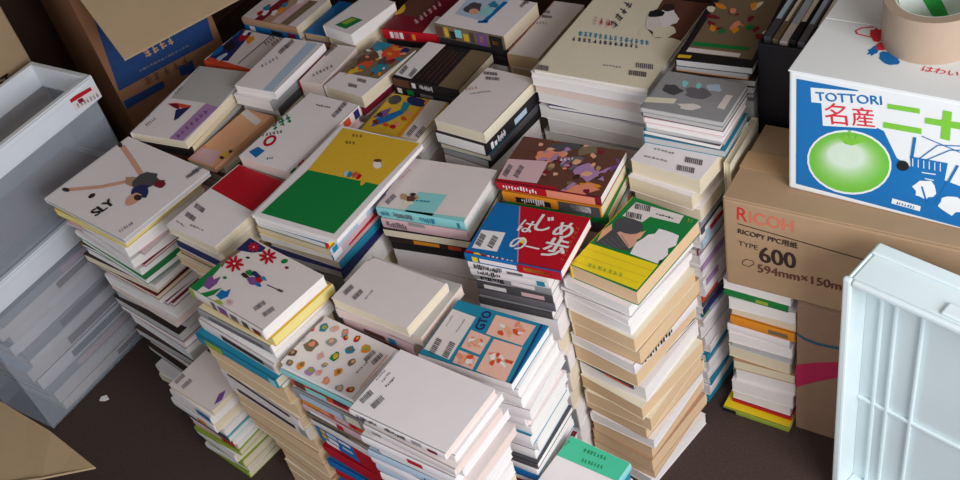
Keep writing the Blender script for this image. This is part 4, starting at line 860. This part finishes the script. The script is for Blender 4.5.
# ------------------------------------------------------------------ cartons at the left
tc = carton('cardboard_carton', (-2.70,.58,0), 0, .41, .605, .98, KRL, 'tall tan carton with a black mark, behind the open plastic bin')
q = Print(next(c_ for c_ in tc.children if c_.name.startswith('box_body')), (.41,0,0), (0,1,0), (0,0,1), (1,0,0), .002, .6, .01, .97, Matrix.Translation((-2.70,.58,0)))
q.line([(0,79),(8,74)], .006, I('black'), 1); q.line([(5,76),(8,81)], .006, I('black'), 1); q.line([(-2,86),(3,82)], .006, I('black'), 1)
q.done('side_print')
# carton with blue print and one flap hanging open
K = Vector((-2.146,1.268,0)); th_ = R(20); dv = Vector((math.sin(th_), math.cos(th_), 0)); nv = Vector((dv.y, -dv.x, 0))
rz = math.atan2(dv.y, dv.x)   # local x runs along the printed face, local -y points out of it
bc = empty('cardboard_carton', K, rz); tag(bc, 'open brown carton with dark blue print and a flap hanging down', 'carton')
wm = Matrix.Translation(K) @ Matrix.Rotation(rz, 4, 'Z'); inv = wm.inverted()
p1 = inv @ on_plane(125, 61, K, dv); p0 = inv @ on_plane(80, 0, K, dv)
sl = (p1.z-p0.z)/(p1.y-p0.y) if abs(p1.y-p0.y) > 1e-4 else -3
BH = min(1.2, max(.85, p0.z - sl*p0.y)); BL, BD = .305, .36
print('blue carton', p0, p1, BH)
KDK = mat('cardboard_dark', (142,100,72), .85, .08, 30, .08, spec=.15)
hull('front_panel', bc, 0, BL, 0, .006, 0, BH, KDK, .001); hull('back_panel', bc, 0, BL, BD-.006, BD, 0, BH, KDK, .001); hull('side_panel', bc, 0, .006, .006, BD-.006, 0, BH, KDK, .001); hull('side_panel', bc, BL-.006, BL, .006, BD-.006, 0, BH, KDK, .001); hull('base_panel', bc, .006, BL-.006, .006, BD-.006, 0, .006, KDK, .001)
mb = MB(); mb.prism([(0,0,BH),(BL,0,BH),(BL,p1.y,p1.z),(0,p1.y,p1.z)], (0,.0,.005), KRL); mb.build('hanging_flap', bc)
mb = MB(); mb.prism([(0,BD,BH),(BL,BD,BH),(BL,BD+.15,BH+.16),(0,BD+.15,BH+.16)], (0,0,.005), KRL); mb.build('rear_flap', bc)
q = Print(next(c_ for c_ in bc.children if c_.name.startswith('front_panel')), (0,0,0), (1,0,0), (0,0,1), (0,-1,0), .004, BL-.004, .01, BH-.01, wm)
NB = mat('ink_cartonblue', (22,58,110), .6); TN = I('tan')
q.poly([(80,-20),(119,91),(213.5,40),(203,4),(198,-30)], NB, 1); q.poly([(123,101.5),(163,80.5),(165,87),(126,110)], NB, 1); q.poly([(178,67),(192,60),(196,72),(181,76)], NB, 1)
scrib(q, (146,58), (177,42), 9, 4, 'tan', 2); scrib(q, (140,72), (190,46), 2.4, 14, 'inkgrey', 2); scrib(q, (146,86), (193,62), 8, 5, 'brown', 2)
q.done('front_print')
# carton with a folded-out flap, lower left
lc = empty('cardboard_carton', (-1.80,.12,0)); tag(lc, 'tan carton at the lower left corner with one flap sticking out', 'carton')
hull('box_body', lc, -.2, .12, -.25, .2, 0, .46, KRL, .004)
fp = [at(-60,366,.50), at(0,401,.50), at(50,431,.49), at(95,467,.465), at(40,478,.49), at(-70,492,.52)]
mb = MB(); o_ = Vector((-1.80,.12,0)); mb.prism([p-o_ for p in reversed(fp)], (0,0,-.005), KRL); mb.build('open_flap', lc)
sc_ = at(100,401,0); mb = MB(); mb.prism([(0,0,0),(.012,.004,0),(.02,.014,0),(.006,.02,0),(-.004,.01,0)], (0,0,.004), C('white')); o = mb.build('floor_glint'); o.location = (sc_.x, sc_.y, 0); tag(o, 'tiny white stand-in for a light reflection on the dark floor beside the plastic bins', 'light reflection')  # white chip modelled in place of a light reflection on the floor
bury()
print('objects', len(bpy.data.objects))
